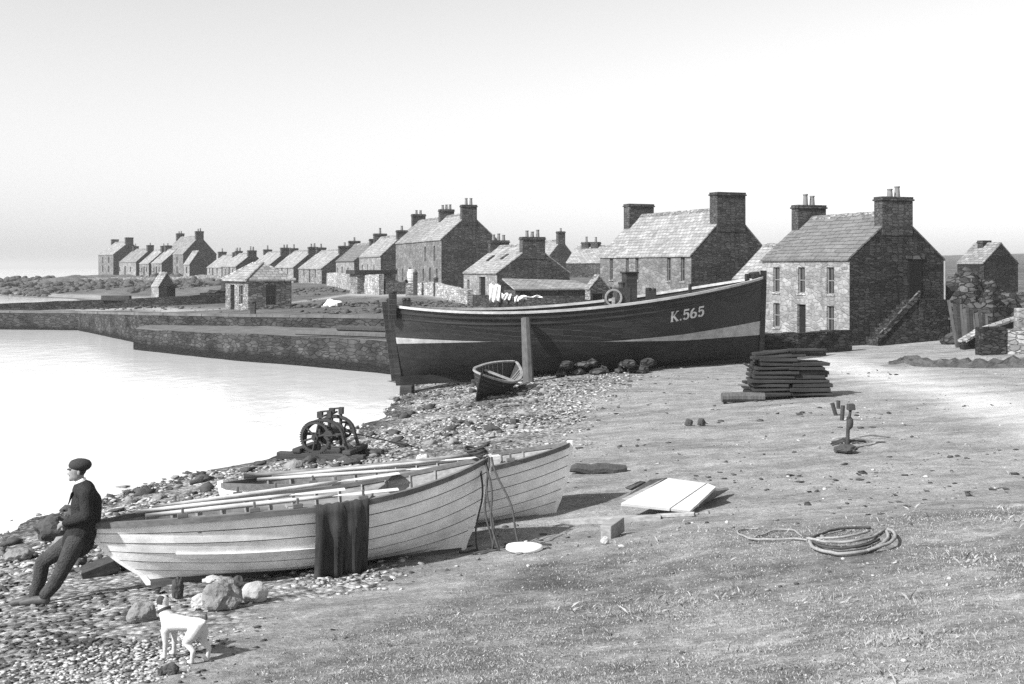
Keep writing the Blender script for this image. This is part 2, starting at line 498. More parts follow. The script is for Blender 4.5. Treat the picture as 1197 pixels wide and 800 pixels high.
ctrl += [  # (x, y, height) beyond what one ray fixes
    (0, 0, 3.2), (-3, 4, 2.2), (4, 3, 3.1), (-8, 5, 1.1), (-12, 8, .2), (10, 5, 3.2), (-15, 12, -.3), (12, 14, 2.2), (20, 12, 2.6), (0, -6, 3.6), (-10, -4, 1.5), (14, -4, 3.8),
    (-13, 18, -.5), (-13, 26, -.7), (-10, 34, -.8), (-9, 42, -.8), (-30, 40, -1.4), (-30, 20, -1.4), (-50, 60, -1.4), (-60, 20, -2), (-14, 52, -1), (-30, 76, -1),
    (16, 54, 1.15), (13.5, 63, 1.5), (21, 58, 1.5), (5, 56, 1.5), (9, 66, 1.8), (4, 75, 2.0), (27, 60, 2.2), (29, 68, 2.3), (30, 80, 2.4), (36, 79, 2.4), (33, 72, 2.3), (22, 72, 2.6), (35, 60, 2.6), (30, 46, 2.0), (40, 30, 2.4),
    (-5.5, 95, 3.0), (-12, 112, 3.1), (-22, 140, 3.1), (-43, 185, 3.1), (-58, 205, 3.2), (-75, 228, 3.5), (-34, 150, 2.7), (-30, 125, 2.3),
    (6, 110, 3.4), (20, 100, 3.6), (30, 140, 4.2), (0, 180, 4.0), (-25, 220, 4.2), (-60, 260, 3.6), (-92, 225, 2.6), (-110, 230, 2.0), (-78, 205, 2.3), (-100, 205, .7),
    (-84, 192, .2), (-60, 180, 1.0), (-130, 235, 1.2), (-150, 240, -.5),
    (-45, 160, .5), (-50, 130, -.3), (-60, 130, -.9), (-75, 165, -.8), (-100, 180, -.9), (-60, 105, -1.2), (-38, 118, .9), (-30, 103, 1.4), (-44, 104, -.5),
    (50, 120, 4.6), (60, 80, 3.6), (100, 200, 5.0), (207, 500, 9.8), (120, 320, 6.4), (300, 700, 13), (420, 520, 12), (60, 500, 4.5), (0, 420, 3.8), (-70, 330, 2.0),
    (150, 120, 5), (100, 50, 4), (600, 900, 16), (0, 900, 3), (300, 1500, 14),
    (-110, 320, -1.5), (-160, 300, -2.5), (-90, 430, -2), (-250, 200, -3), (-200, 500, -4), (-150, 800, -5), (-600, 900, -9), (-300, 1500, -8), (-800, 300, -9), (-200, 60, -4),
]
# line of the upper quay (x, y, top)
UQ = [(-90, 98, 1.35), (-40, 88.3, 1.45), (-33.2, 87, 1.46), (-23.6, 72, 1.95), (-14.7, 65.6, 2.1), (-8.3, 61.8, 2.2), (1.5, 57.5, 2.2)]
for i in range(1, len(UQ)):
    (xa, ya, za), (xb, yb, zb) = UQ[i - 1], UQ[i]
    d = Vector((xb - xa, yb - ya)).normalized(); nn = Vector((-d.y, d.x))
    for t in (.3, .9):
        ctrl.append((xa + (xb - xa) * t + nn.x * 2.2, ya + (yb - ya) * t + nn.y * 2.2, za + (zb - za) * t - .04))
# lower slip platform
PL = [(-22.2, 66.6, 1.2), (-14.3, 58.6, 1.42), (-10.3, 55.6, 1.47), (-5.3, 51.0, 1.5), (2.0, 50.4, 1.5), (5.5, 54, 1.6), (1.5, 58.6, 1.55), (-8.3, 62.8, 1.5), (-14.7, 66.6, 1.45), (-23.4, 73, 1.2)]
cx = np.array(ctrl)
def _fit():
    n = len(cx)
    d = np.hypot(cx[:, None, 0] - cx[None, :, 0], cx[:, None, 1] - cx[None, :, 1])
    A = np.zeros((n + 3, n + 3))
    A[:n, :n] = d + np.eye(n) * .15
    A[:n, n] = A[n, :n] = 1
    A[:n, n + 1] = cx[:, 0]; A[n + 1, :n] = cx[:, 0]
    A[:n, n + 2] = cx[:, 1]; A[n + 2, :n] = cx[:, 1]
    return np.linalg.solve(A, np.concatenate([cx[:, 2], [0, 0, 0]]))
# smoothing sign: the kernel -r is conditionally positive
def _fit2():
    n = len(cx)
    d = -np.hypot(cx[:, None, 0] - cx[None, :, 0], cx[:, None, 1] - cx[None, :, 1])
    A = np.zeros((n + 3, n + 3))
    A[:n, :n] = d + np.eye(n) * .12
    A[:n, n] = A[n, :n] = 1
    A[:n, n + 1] = cx[:, 0]; A[n + 1, :n] = cx[:, 0]
    A[:n, n + 2] = cx[:, 1]; A[n + 2, :n] = cx[:, 1]
    return np.linalg.solve(A, np.concatenate([cx[:, 2], [0, 0, 0]]))
W_ = _fit2()
def base_h(x, y):
    out = np.empty_like(x)
    for s in range(0, len(x), 40000):
        a, b = x[s:s + 40000], y[s:s + 40000]
        d = -np.hypot(a[:, None] - cx[None, :, 0], b[:, None] - cx[None, :, 1])
        out[s:s + 40000] = d @ W_[:len(cx)] + W_[-3] + W_[-2] * a + W_[-1] * b
    return out
def in_poly(x, y, poly):
    c = np.zeros(len(x), bool)
    n = len(poly)
    for i in range(n):
        x1, y1 = poly[i][0], poly[i][1]; x2, y2 = poly[i - 1][0], poly[i - 1][1]
        k = ((y1 > y) != (y2 > y)) & (x < (x2 - x1) * (y - y1) / ((y2 - y1) + 1e-12) + x1)
        c ^= k
    return c
def _off(line, d):
    o = []
    for i, p in enumerate(line):
        a = Vector(line[max(i - 1, 0)][:2]); b = Vector(line[min(i + 1, len(line) - 1)][:2])
        t = (b - a).normalized(); o.append((p[0] - t.y * d, p[1] + t.x * d))
    return o
BASIN = _off(UQ[:4], .75) + [(-22.9, 72.2), (-21.6, 67.2), (-13.9, 59.2), (-9.9, 56.2), (-4.9, 51.7), (-5.0, 48.5), (-8, 46), (-12, 38), (-30, 25), (-90, 25)]
PLAT = _off(UQ[3:], .7) + [(4.6, 54), (1.8, 51), (-5.0, 51.5), (-9.9, 56.2), (-13.9, 59.2), (-21.6, 67.2)]
def ter(x, y):
    x = np.atleast_1d(np.asarray(x, float)); y = np.atleast_1d(np.asarray(y, float))
    h = base_h(x, y)
    r = np.hypot(x, y)
    near = np.clip((70 - r) / 50, 0, 1)
    h = h + near * (.05 * vnoise(x / 2.3, y / 2.3, 1) + .028 * vnoise(x / .8, y / .8, 2) + .013 * vnoise(x / .27, y / .27, 3) + .008 * vnoise(x / .11, y / .11, 4))
    h = h + .10 * np.clip((r - 60) / 60, 0, 1) * vnoise(x / 7, y / 7, 5) + .6 * np.clip((r - 150) / 200, 0, 1) * vnoise(x / 25, y / 25, 6) * (h > -.3)
    # rocky headland
    hl = np.clip(1 - np.hypot((x + 95) / 45, (y - 215) / 22), 0, 1)
    h = h + hl * (.9 * vnoise(x / 6, y / 6, 7) + .5 * vnoise(x / 2.5, y / 2.5, 8))
    # road-side turf bank below the ruined wall
    kx = (x - 18.2) / 4.6; ky = (y - (41.6 - (x - 14) * .22)) / .45
    h = h + .24 * np.exp(-ky ** 2) * np.clip(1.3 - np.abs(kx), 0, 1)
    pl = in_poly(x, y, PLAT)
    h = np.where(pl, np.minimum(h, .95), h)
    bs = in_poly(x, y, BASIN)
    h = np.where(bs, np.minimum(h, -.9), h)
    return h
def T(x, y): return float(ter(x, y)[0])
def G(px, py, it=60):
    """where the ray through a photo pixel meets the ground"""
    ds = np.exp(np.linspace(math.log(5), math.log(400), 700))
    xs = (px - 598.5) / F * ds
    zs = ZC - (py - 313) / F * ds
    hs = ter(xs, ds)
    k = np.nonzero(hs >= zs)[0]
    i = k[0] if len(k) else len(ds) - 1
    if i == 0: return Vector((xs[0], ds[0], hs[0]))
    a = (zs[i - 1] - hs[i - 1]); b = (hs[i] - zs[i]); t = a / (a + b + 1e-9)
    D = ds[i - 1] + (ds[i] - ds[i - 1]) * t
    x = (px - 598.5) / F * D
    return Vector((x, D, T(x, D)))
def GD(px, D):
    x = X_at(px, D)
    return Vector((x, D, T(x, D)))

# the ground sheet: finer rings close by, coarse to the horizon
fine_a = np.arange(-31, 31.01, .17)
ang = np.concatenate([np.arange(-110, -31, 2.2), fine_a, np.arange(32, 111, 2.2)])
rad = np.exp(np.arange(math.log(.6), math.log(4500), .0098))
AA, RR = np.meshgrid(np.radians(ang), rad)
gx = (np.sin(AA) * RR).ravel(); gy = (np.cos(AA) * RR).ravel()
gz = ter(gx, gy)
nr_, na_ = len(rad), len(ang)
me = bpy.data.meshes.new('ground')
me.vertices.add(nr_ * na_)
me.vertices.foreach_set('co', np.stack([gx, gy, gz], 1).ravel())
ii, jj = np.meshgrid(np.arange(nr_ - 1), np.arange(na_ - 1), indexing='ij')
a0 = (ii * na_ + jj).ravel()
quads = np.stack([a0, a0 + 1, a0 + na_ + 1, a0 + na_], 1)[:, ::-1]
nq = len(quads)
me.loops.add(nq * 4); me.polygons.add(nq)
me.loops.foreach_set('vertex_index', quads.ravel().astype(np.int32))
me.polygons.foreach_set('loop_start', np.arange(0, nq * 4, 4, dtype=np.int32))
me.polygons.foreach_set('use_smooth', np.ones(nq, bool))
me.update(calc_edges=True)

def proj(x, y, z):
    yy = np.maximum(y, .3)
    return 598.5 + x / yy * F, 313 + (ZC - z) / yy * F
def sstep(v, a, b):
    t = np.clip((v - a) / (b - a), 0, 1)
    return t * t * (3 - 2 * t)
# what covers the ground: turf, worn road, shingle
gr_line = np.array([(-400, 900), (150, 840), (240, 800), (330, 752), (450, 712), (560, 676), (640, 652), (720, 628), (820, 604), (930, 606), (1010, 600), (1100, 592), (1197, 578), (1500, 545)], float)
sh_line = np.array([(-300, 980), (60, 860), (180, 790), (300, 712), (420, 690), (480, 640), (560, 580), (600, 552), (660, 520), (690, 490), (720, 455), (760, 430), (800, 395)], float)
def masks(x, y, z):
    px, py = proj(x, y, z)
    wob = 14 * vnoise(x / 1.1, y / 1.1, 21) + 8 * vnoise(x / .35, y / .35, 22)
    gl = np.interp(px, gr_line[:, 0], gr_line[:, 1])
    grass = sstep(py + wob - gl, -14, 22) * (y < 30) * (y > -50)
    grass = np.where(y < 5, sstep(x + .6 * y, -5, -3), grass)
    # shingle to the left of a line running up the beach
    sx = np.interp(-py, -sh_line[:, 1], sh_line[:, 0])
    shing = sstep(sx - px + wob * 2.2, -45, 45) * (y < 52)
    # worn road coming in from the right
    rc = np.interp(px, [930, 1000, 1080, 1197, 1400], [420, 432, 450, 488, 550])
    rw = np.interp(px, [930, 1000, 1080, 1197, 1400], [8, 13, 16, 26, 50])
    road = np.exp(-((py - rc) / rw) ** 2) * (px > 900) * (y < 48)
    # streets between the village houses
    vl = np.array([(-30, 89), (-20, 78), (-14, 98), (-9, 92), (-4, 84), (0, 78), (4, 72), (10, 62), (14, 52)], float)
    road = np.maximum(road, np.exp(-(np.interp(x, np.sort(vl[:, 0]), vl[np.argsort(vl[:, 0]), 1]) - y) ** 2 / 9) * .55 * (y > 55) * (y < 130))
    far = sstep(y, 52, 60) * (1 - np.clip(road, 0, 1))
    grass = np.maximum(grass, far * .9)
    grass = np.maximum(grass, np.clip(1.2 * np.exp(-((y - (41.6 - (x - 14) * .22)) / .5) ** 2) * (x > 13.5) * (x < 40), 0, 1))
    # foreshore stays bare
    grass = grass * sstep(z, .25, .7)
    return np.clip(grass, 0, 1), np.clip(road, 0, 1), np.clip(shing, 0, 1)
mg, mr, ms = masks(gx, gy, gz)
at = me.color_attributes.new('cover', 'FLOAT_COLOR', 'POINT')
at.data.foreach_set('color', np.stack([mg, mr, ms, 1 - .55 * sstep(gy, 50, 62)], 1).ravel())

m, nt, b = newmat('ground')
va = N(nt, 'ShaderNodeVertexColor'); va.layer_name = 'cover'
sp = N(nt, 'ShaderNodeSeparateColor'); nt.links.new(va.outputs[0], sp.inputs[0])
c = coords(nt)
n1 = noise_tex(nt, c, .55, 8, .7)
n2 = noise_tex(nt, c, 3.2, 8, .75)
n3 = noise_tex(nt, c, 22, 5, .75)
n4 = noise_tex(nt, coords(nt, 'Object', (1, 2.6, 1)), 1.3, 8, .75)
vor = N(nt, 'ShaderNodeTexVoronoi'); vor.inputs['Scale'].default_value = 11; nt.links.new(c, vor.inputs['Vector'])
vor2 = N(nt, 'ShaderNodeTexVoronoi'); vor2.inputs['Scale'].default_value = 27; nt.links.new(c, vor2.inputs['Vector'])
vc = N(nt, 'ShaderNodeSeparateColor'); nt.links.new(vor.outputs['Color'], vc.inputs[0])
vc2 = N(nt, 'ShaderNodeSeparateColor'); nt.links.new(vor2.outputs['Color'], vc2.inputs[0])
# trodden gravel
grav = mathn(nt, 'MULTIPLY', ramp(nt, n4, [(.3, .185), (.5, .275), (.7, .345)]), ramp(nt, n2, [(.3, .72), (.7, 1.15)]))
grav = mathn(nt, 'MULTIPLY', grav, ramp(nt, n3, [(.3, .7), (.7, 1.2)]))
grav = mathn(nt, 'MULTIPLY', grav, ramp(nt, vc2.outputs[0], [(.0, .7), (.12, 1), (.9, 1.05), (1, 1.4)]))
# shingle and weed
shing = mathn(nt, 'MULTIPLY', ramp(nt, vc.outputs[0], [(0, .15), (.5, .40), (1, .66)]), ramp(nt, n2, [(.3, .6), (.7, 1.25)]))
shing = mathn(nt, 'MULTIPLY', shing, ramp(nt, n1, [(.35, .5), (.6, 1.1)]))
shing = mathn(nt, 'MULTIPLY', shing, ramp(nt, vor.outputs['Distance'], [(.15, 1.1), (.55, .55)]))
# short turf
turf = mathn(nt, 'MULTIPLY', ramp(nt, n4, [(.32, .14), (.68, .31)]), ramp(nt, n3, [(.25, .5), (.75, 1.45)]))
turf = mathn(nt, 'MULTIPLY', turf, ramp(nt, n2, [(.3, .6), (.7, 1.3)]))
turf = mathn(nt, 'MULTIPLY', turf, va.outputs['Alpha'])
turf = mathn(nt, 'MULTIPLY', turf, ramp(nt, noise_tex(nt, c, .8, 7, .7), [(.36, .72), (.6, 1.12)]))
turf = mathn(nt, 'MULTIPLY', turf, ramp(nt, noise_tex(nt, c, .16, 8, .75), [(.35, .55), (.65, 1.35)]))
road = ramp(nt, n2, [(.3, .40), (.7, .54)])
col = mixv(nt, sp.outputs[2], grav, shing)
col = mixv(nt, sp.outputs[1], col, road)
gm = mathn(nt, 'ADD', sp.outputs[0], mathn(nt, 'MULTIPLY', mathn(nt, 'SUBTRACT', n2, .5), 1.6), clamp=True)
gm = mathn(nt, 'MULTIPLY', gm, mathn(nt, 'MULTIPLY', sp.outputs[0], 1.6, clamp=True), clamp=True)
col = mixv(nt, gm, col, turf)
zz = N(nt, 'ShaderNodeSeparateXYZ'); nt.links.new(c, zz.inputs[0])
wet = mathn(nt, 'ADD', zz.outputs[2], mathn(nt, 'MULTIPLY', mathn(nt, 'SUBTRACT', n1, .5), .3))
col = mathn(nt, 'MULTIPLY', col, ramp(nt, wet, [(.04, .38), (.17, 1)]))
# patches of bare earth and mud
col = mathn(nt, 'MULTIPLY', col, ramp(nt, noise_tex(nt, coords(nt, 'Object', (.5, 1.1, 1)), .9, 8, .7), [(.36, .68), (.56, 1.08)]))
setc(nt, b, col, .95, .08)
h = mathn(nt, 'ADD', mathn(nt, 'MULTIPLY', n3, .7), mathn(nt, 'MULTIPLY', n2, 1.0))
h = mathn(nt, 'ADD', h, mathn(nt, 'MULTIPLY', mathn(nt, 'SUBTRACT', 1.0, vor.outputs['Distance']), mathn(nt, 'MULTIPLY', sp.outputs[2], 1.2)))
bump(nt, b, h, .9, .05)
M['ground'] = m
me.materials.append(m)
ground = bpy.data.objects.new('ground', me)
COL.objects.link(ground)
tag(ground, kind='structure')

# ------------------------------------------------------------------ water
m, nt, b = newmat('water')
c = coords(nt, 'Object', (1, .5, 1))
w1 = noise_tex(nt, c, 1.1, 5, .6); w2 = noise_tex(nt, coords(nt, 'Object', (.05, .02, 1)), 1.0, 4, .6)
setc(nt, b, .6, .1, .5)  # pale base colour paints in the sky's glare on the water
b.inputs['IOR'].default_value = 1.33
bump(nt, b, mathn(nt, 'ADD', mathn(nt, 'MULTIPLY', w1, .25), w2), .4, .3)
mb = MB()
mb.add([(-7000, -60, 0), (1500, -60, 0), (1500, 7000, 0), (-7000, 7000, 0)], [(0, 1, 2, 3)])
o = mb.build('water', m, uv=False)
tag(o, kind='structure')
DEBUG = False
# ------------------------------------------------------------------ harbour walls
def harbour_wall(name, label, line, th, base, cat, mats, seg=1.1, jit=.05, cope=True):
    """masonry wall along a line (x, y, top), seaward face on the line"""
    pts = []
    for i in range(len(line) - 1):
        a = Vector(line[i]); b_ = Vector(line[i + 1])
        n = max(1, int((b_ - a).length / seg))
        for k in range(n): pts.append(a.lerp(b_, k / n))
    pts.append(Vector(line[-1]))
    root = thing(name, label, cat, (pts[0].x, pts[0].y, base))
    O = Vector((pts[0].x, pts[0].y, base))
    inner = _off([tuple(p) for p in pts], th)
    mb = MB(); cp = MB()
    rows = []
    for i, p in enumerate(pts):
        q = inner[i]
        rows.append([Vector((p.x + rng.uniform(-jit, jit) * .4, p.y + rng.uniform(-jit, jit) * .4, base)) - O,
                     Vector((p.x + rng.uniform(-jit, jit), p.y + rng.uniform(-jit, jit), base * .5 + p.z * .5)) - O,
                     Vector((p.x, p.y, p.z - .16)) - O,
                     Vector((q[0], q[1], p.z - .16)) - O, Vector((q[0], q[1], base)) - O])
    mb.grid(rows)
    mb.build('wall', mats[0], root)
    # coping flags, each a little out of true
    for i in range(len(pts) - 1):
        a, b_ = pts[i], pts[i + 1]
        qa, qb = Vector(inner[i]).to_3d(), Vector(inner[i + 1]).to_3d()
        z = rng.uniform(-.012, .012)
        d = (b_ - a); g = d.normalized() * .008
        na = (Vector((a.x, a.y, 0)) - qa).normalized() * rng.uniform(.01, .05)
        pa, pb = a + g + na, b_ - g + na
        ia, ib = Vector((qa.x, qa.y, a.z)) + g, Vector((qb.x, qb.y, b_.z)) - g
        lo = Vector((0, 0, -.158)); up = Vector((0, 0, z))
        cp.hexa([p - O for p in (pa + lo, pb + lo, ib + lo, ia + lo, pa + up, pb + up, ib + up, ia + up)])
    cp.build('coping', mats[1], root)
    return root
harbour_wall('quay_wall', 'long dark rubble quay wall with pale coping edging the far side of the harbour', UQ, 1.5, -1.2, 'quay', (M['stone_quay'], M['quay_top']))
root = thing('slip_quay', 'low sloping stone landing slip in front of the quay wall', 'quay', (PL[0][0], PL[0][1], -1))
O = Vector((PL[0][0], PL[0][1], -1))
mb = MB()
dense = []
for i in range(len(PL)):
    a = Vector(PL[i]); b_ = Vector(PL[(i + 1) % len(PL)])
    n = max(1, int((b_ - a).length / 1.3))
    for k in range(n):
        p = a.lerp(b_, k / n); dense.append((p.x - O.x + rng.uniform(-.05, .05), p.y - O.y + rng.uniform(-.05, .05), p.z - O.z + rng.uniform(-.05, .02)))
mb.prism([(p[0], p[1]) for p in dense], 0, [p[2] for p in dense])
mb.f.pop(); mb.m.pop()
mb.build('wall', M['stone_quay'], root)
mb = MB()
mb.add([(p[0], p[1], p[2] + .003) for p in dense], [tuple(range(len(dense)))])
mb.build('deck', M['quay_top'], root)

def stone_wall(name, label, pts, h, th=.45, cat='wall', mat='stone_mid', group=None, seg=.45, rag=.07, sink=.4, cope=None):
    """free-standing dry-stone wall, top follows the ground; pts = (x, y) or (x, y, height)"""
    pp = []
    for i in range(len(pts) - 1):
        a, b_ = pts[i], pts[i + 1]
        ha = a[2] if len(a) > 2 else h; hb = b_[2] if len(b_) > 2 else h
        L = math.hypot(b_[0] - a[0], b_[1] - a[1]); n = max(1, int(L / seg))
        for k in range(n):
            t = k / n; pp.append((a[0] + (b_[0] - a[0]) * t, a[1] + (b_[1] - a[1]) * t, ha + (hb - ha) * t))
    a = pts[-1]; pp.append((a[0], a[1], a[2] if len(a) > 2 else h))
    O = Vector((pp[0][0], pp[0][1], T(pp[0][0], pp[0][1])))
    inn = _off(pp, th / 2); out = _off(pp, -th / 2)
    zb = ter([p[0] for p in pp], [p[1] for p in pp])
    from_root = thing(name, label, cat, O, 0, group) if cope else None
    mb = MB(); rows = []
    def j(s=.03): return rng.uniform(-s, s)
    for i, p in enumerate(pp):
        z0 = zb[i] - sink; z1 = zb[i] + p[2] + rng.uniform(-rag, rag)
        zm = zb[i] + p[2] * .5
        rows.append([Vector((out[i][0], out[i][1], z0)) - O, Vector((out[i][0] + j(), out[i][1] + j(), zm)) - O, Vector((out[i][0] + j(), out[i][1] + j(), z1)) - O,
                     Vector((inn[i][0] + j(), inn[i][1] + j(), z1 + j(rag * .4))) - O, Vector((inn[i][0] + j(), inn[i][1] + j(), zm)) - O, Vector((inn[i][0], inn[i][1], z0)) - O])
    mb.grid(rows)
    n = len(rows[0])
    mb.f.append(tuple(range(n))); mb.m.append(0)
    b0 = (len(rows) - 1) * n
    mb.f.append(tuple(b0 + k for k in range(n))); mb.m.append(0)
    o = mb.build('wall' if cope else name, M[mat], from_root)
    if cope:
        c2 = MB()
        for i in range(len(pp) - 1):
            za, zb2 = zb[i] + pp[i][2] + .002, zb[i + 1] + pp[i + 1][2] + .002
            if rng.random() < .06: continue
            q = [(out[i], za), (out[i + 1], zb2), (inn[i + 1], zb2), (inn[i], za)]
            t = .09 + rng.uniform(0, .07)
            bot = [Vector((p[0] + j(.03), p[1] + j(.03), z)) - O for p, z in q]
            c2.hexa(bot + [v + Vector((j(.02), j(.02), t + j(.02))) for v in bot])
        c2.build('coping', M[cope], from_root)
        return from_root
    o.location = O
    tag(o, label, cat, group)
    return o

# ------------------------------------------------------------------ houses
def holed(mb, O, U, V, W, H, holes, N, dep, mat=0, top=None):
    """rectangle O..U*W..V*H with openings (u, v, w, h) and reveals running in along N"""
    us = sorted({0, W, *[h[0] for h in holes], *[h[0] + h[2] for h in holes]})
    vs = sorted({0, H, *[h[1] for h in holes], *[h[1] + h[3] for h in holes]})
    for i in range(len(us) - 1):
        for k in range(len(vs) - 1):
            uc, vc = (us[i] + us[i + 1]) / 2, (vs[k] + vs[k + 1]) / 2
            if any(h[0] < uc < h[0] + h[2] and h[1] < vc < h[1] + h[3] for h in holes): continue
            mb.add([O + U * us[i] + V * vs[k], O + U * us[i + 1] + V * vs[k], O + U * us[i + 1] + V * vs[k + 1], O + U * us[i] + V * vs[k + 1]], [(0, 1, 2, 3)], mat)
    for (u, v, w, h) in holes:
        c = [O + U * u + V * v, O + U * (u + w) + V * v, O + U * (u + w) + V * (v + h), O + U * u + V * (v + h)]
        for i in range(4):
            mb.add([c[i], c[(i + 1) % 4], c[(i + 1) % 4] + N * dep, c[i] + N * dep], [(0, 1, 2, 3)], mat)

def obar(mb, O, U, V, N, u0, u1, v0, v1, d0, d1, mat=0):
    p = []
    for d in (d0, d1):
        for u, v in ((u0, v0), (u1, v0), (u1, v1), (u0, v1)): p.append(O + U * u + V * v + N * d)
    mb.hexa(p, mat)

def opening(root, O, U, V, N, u, v, w, h, kind, dep=.14, detail=True, sash='sash'):
    """window (frame > pane, sill) or door (> handle) or a dark loft opening"""
    if kind == 'door':
        d = MB()
        obar(d, O, U, V, N, u + .003, u + w - .003, v + .003, v + h - .003, dep * .75, dep)
        if detail:
            n = 4
            for k in range(n):
                a = u + .02 + (w - .04) * k / n
                obar(d, O, U, V, N, a + .008, a + (w - .04) / n - .008, v + .01, v + h - .01, dep * .6, dep * .76)
        return d.build('door', M['door'], root)
    if kind == 'void':
        d = MB()
        obar(d, O, U, V, N, u + .003, u + w - .003, v + .003, v + h - .003, dep * .8, dep * 1.2)  # solid slab in painted shade, no real interior behind it
        return d.build('loft_opening' if v > 1.2 else 'door_opening', M['opening'], root)
    f = MB(); t = .05 if detail else .04
    d0, d1 = dep * .55, dep * .95
    obar(f, O, U, V, N, u + .002, u + t, v, v + h, d0, d1); obar(f, O, U, V, N, u + w - t, u + w - .002, v, v + h, d0, d1)
    obar(f, O, U, V, N, u + t, u + w - t, v + .002, v + t, d0, d1); obar(f, O, U, V, N, u + t, u + w - t, v + h - t, v + h - .002, d0, d1)
    obar(f, O, U, V, N, u + t, u + w - t, v + h * .5 - .022, v + h * .5 + .022, d0 - .012, d1 - .003)
    if detail:
        obar(f, O, U, V, N, u + w / 2 - .014, u + w / 2 + .014, v + t, v + h / 2 - .022, d0 + .008, d1 - .003)
        obar(f, O, U, V, N, u + w / 2 - .014, u + w / 2 + .014, v + h / 2 + .022, v + h - t, d0 + .008, d1 - .003)
    fo = f.build('window', M[sash], root)
    g = MB(); obar(g, O, U, V, N, u + .004, u + w - .004, v + .004, v + h - .004, dep * .8, dep * 1.1)
    g.build('pane', M['glass'], fo)
    if detail:
        s = MB(); obar(s, O, U, V, N, u - .06, u + w + .06, v - .09, v - .003, -.05, .03)
        s.build('sill', M['stone_light'], fo)
    return fo

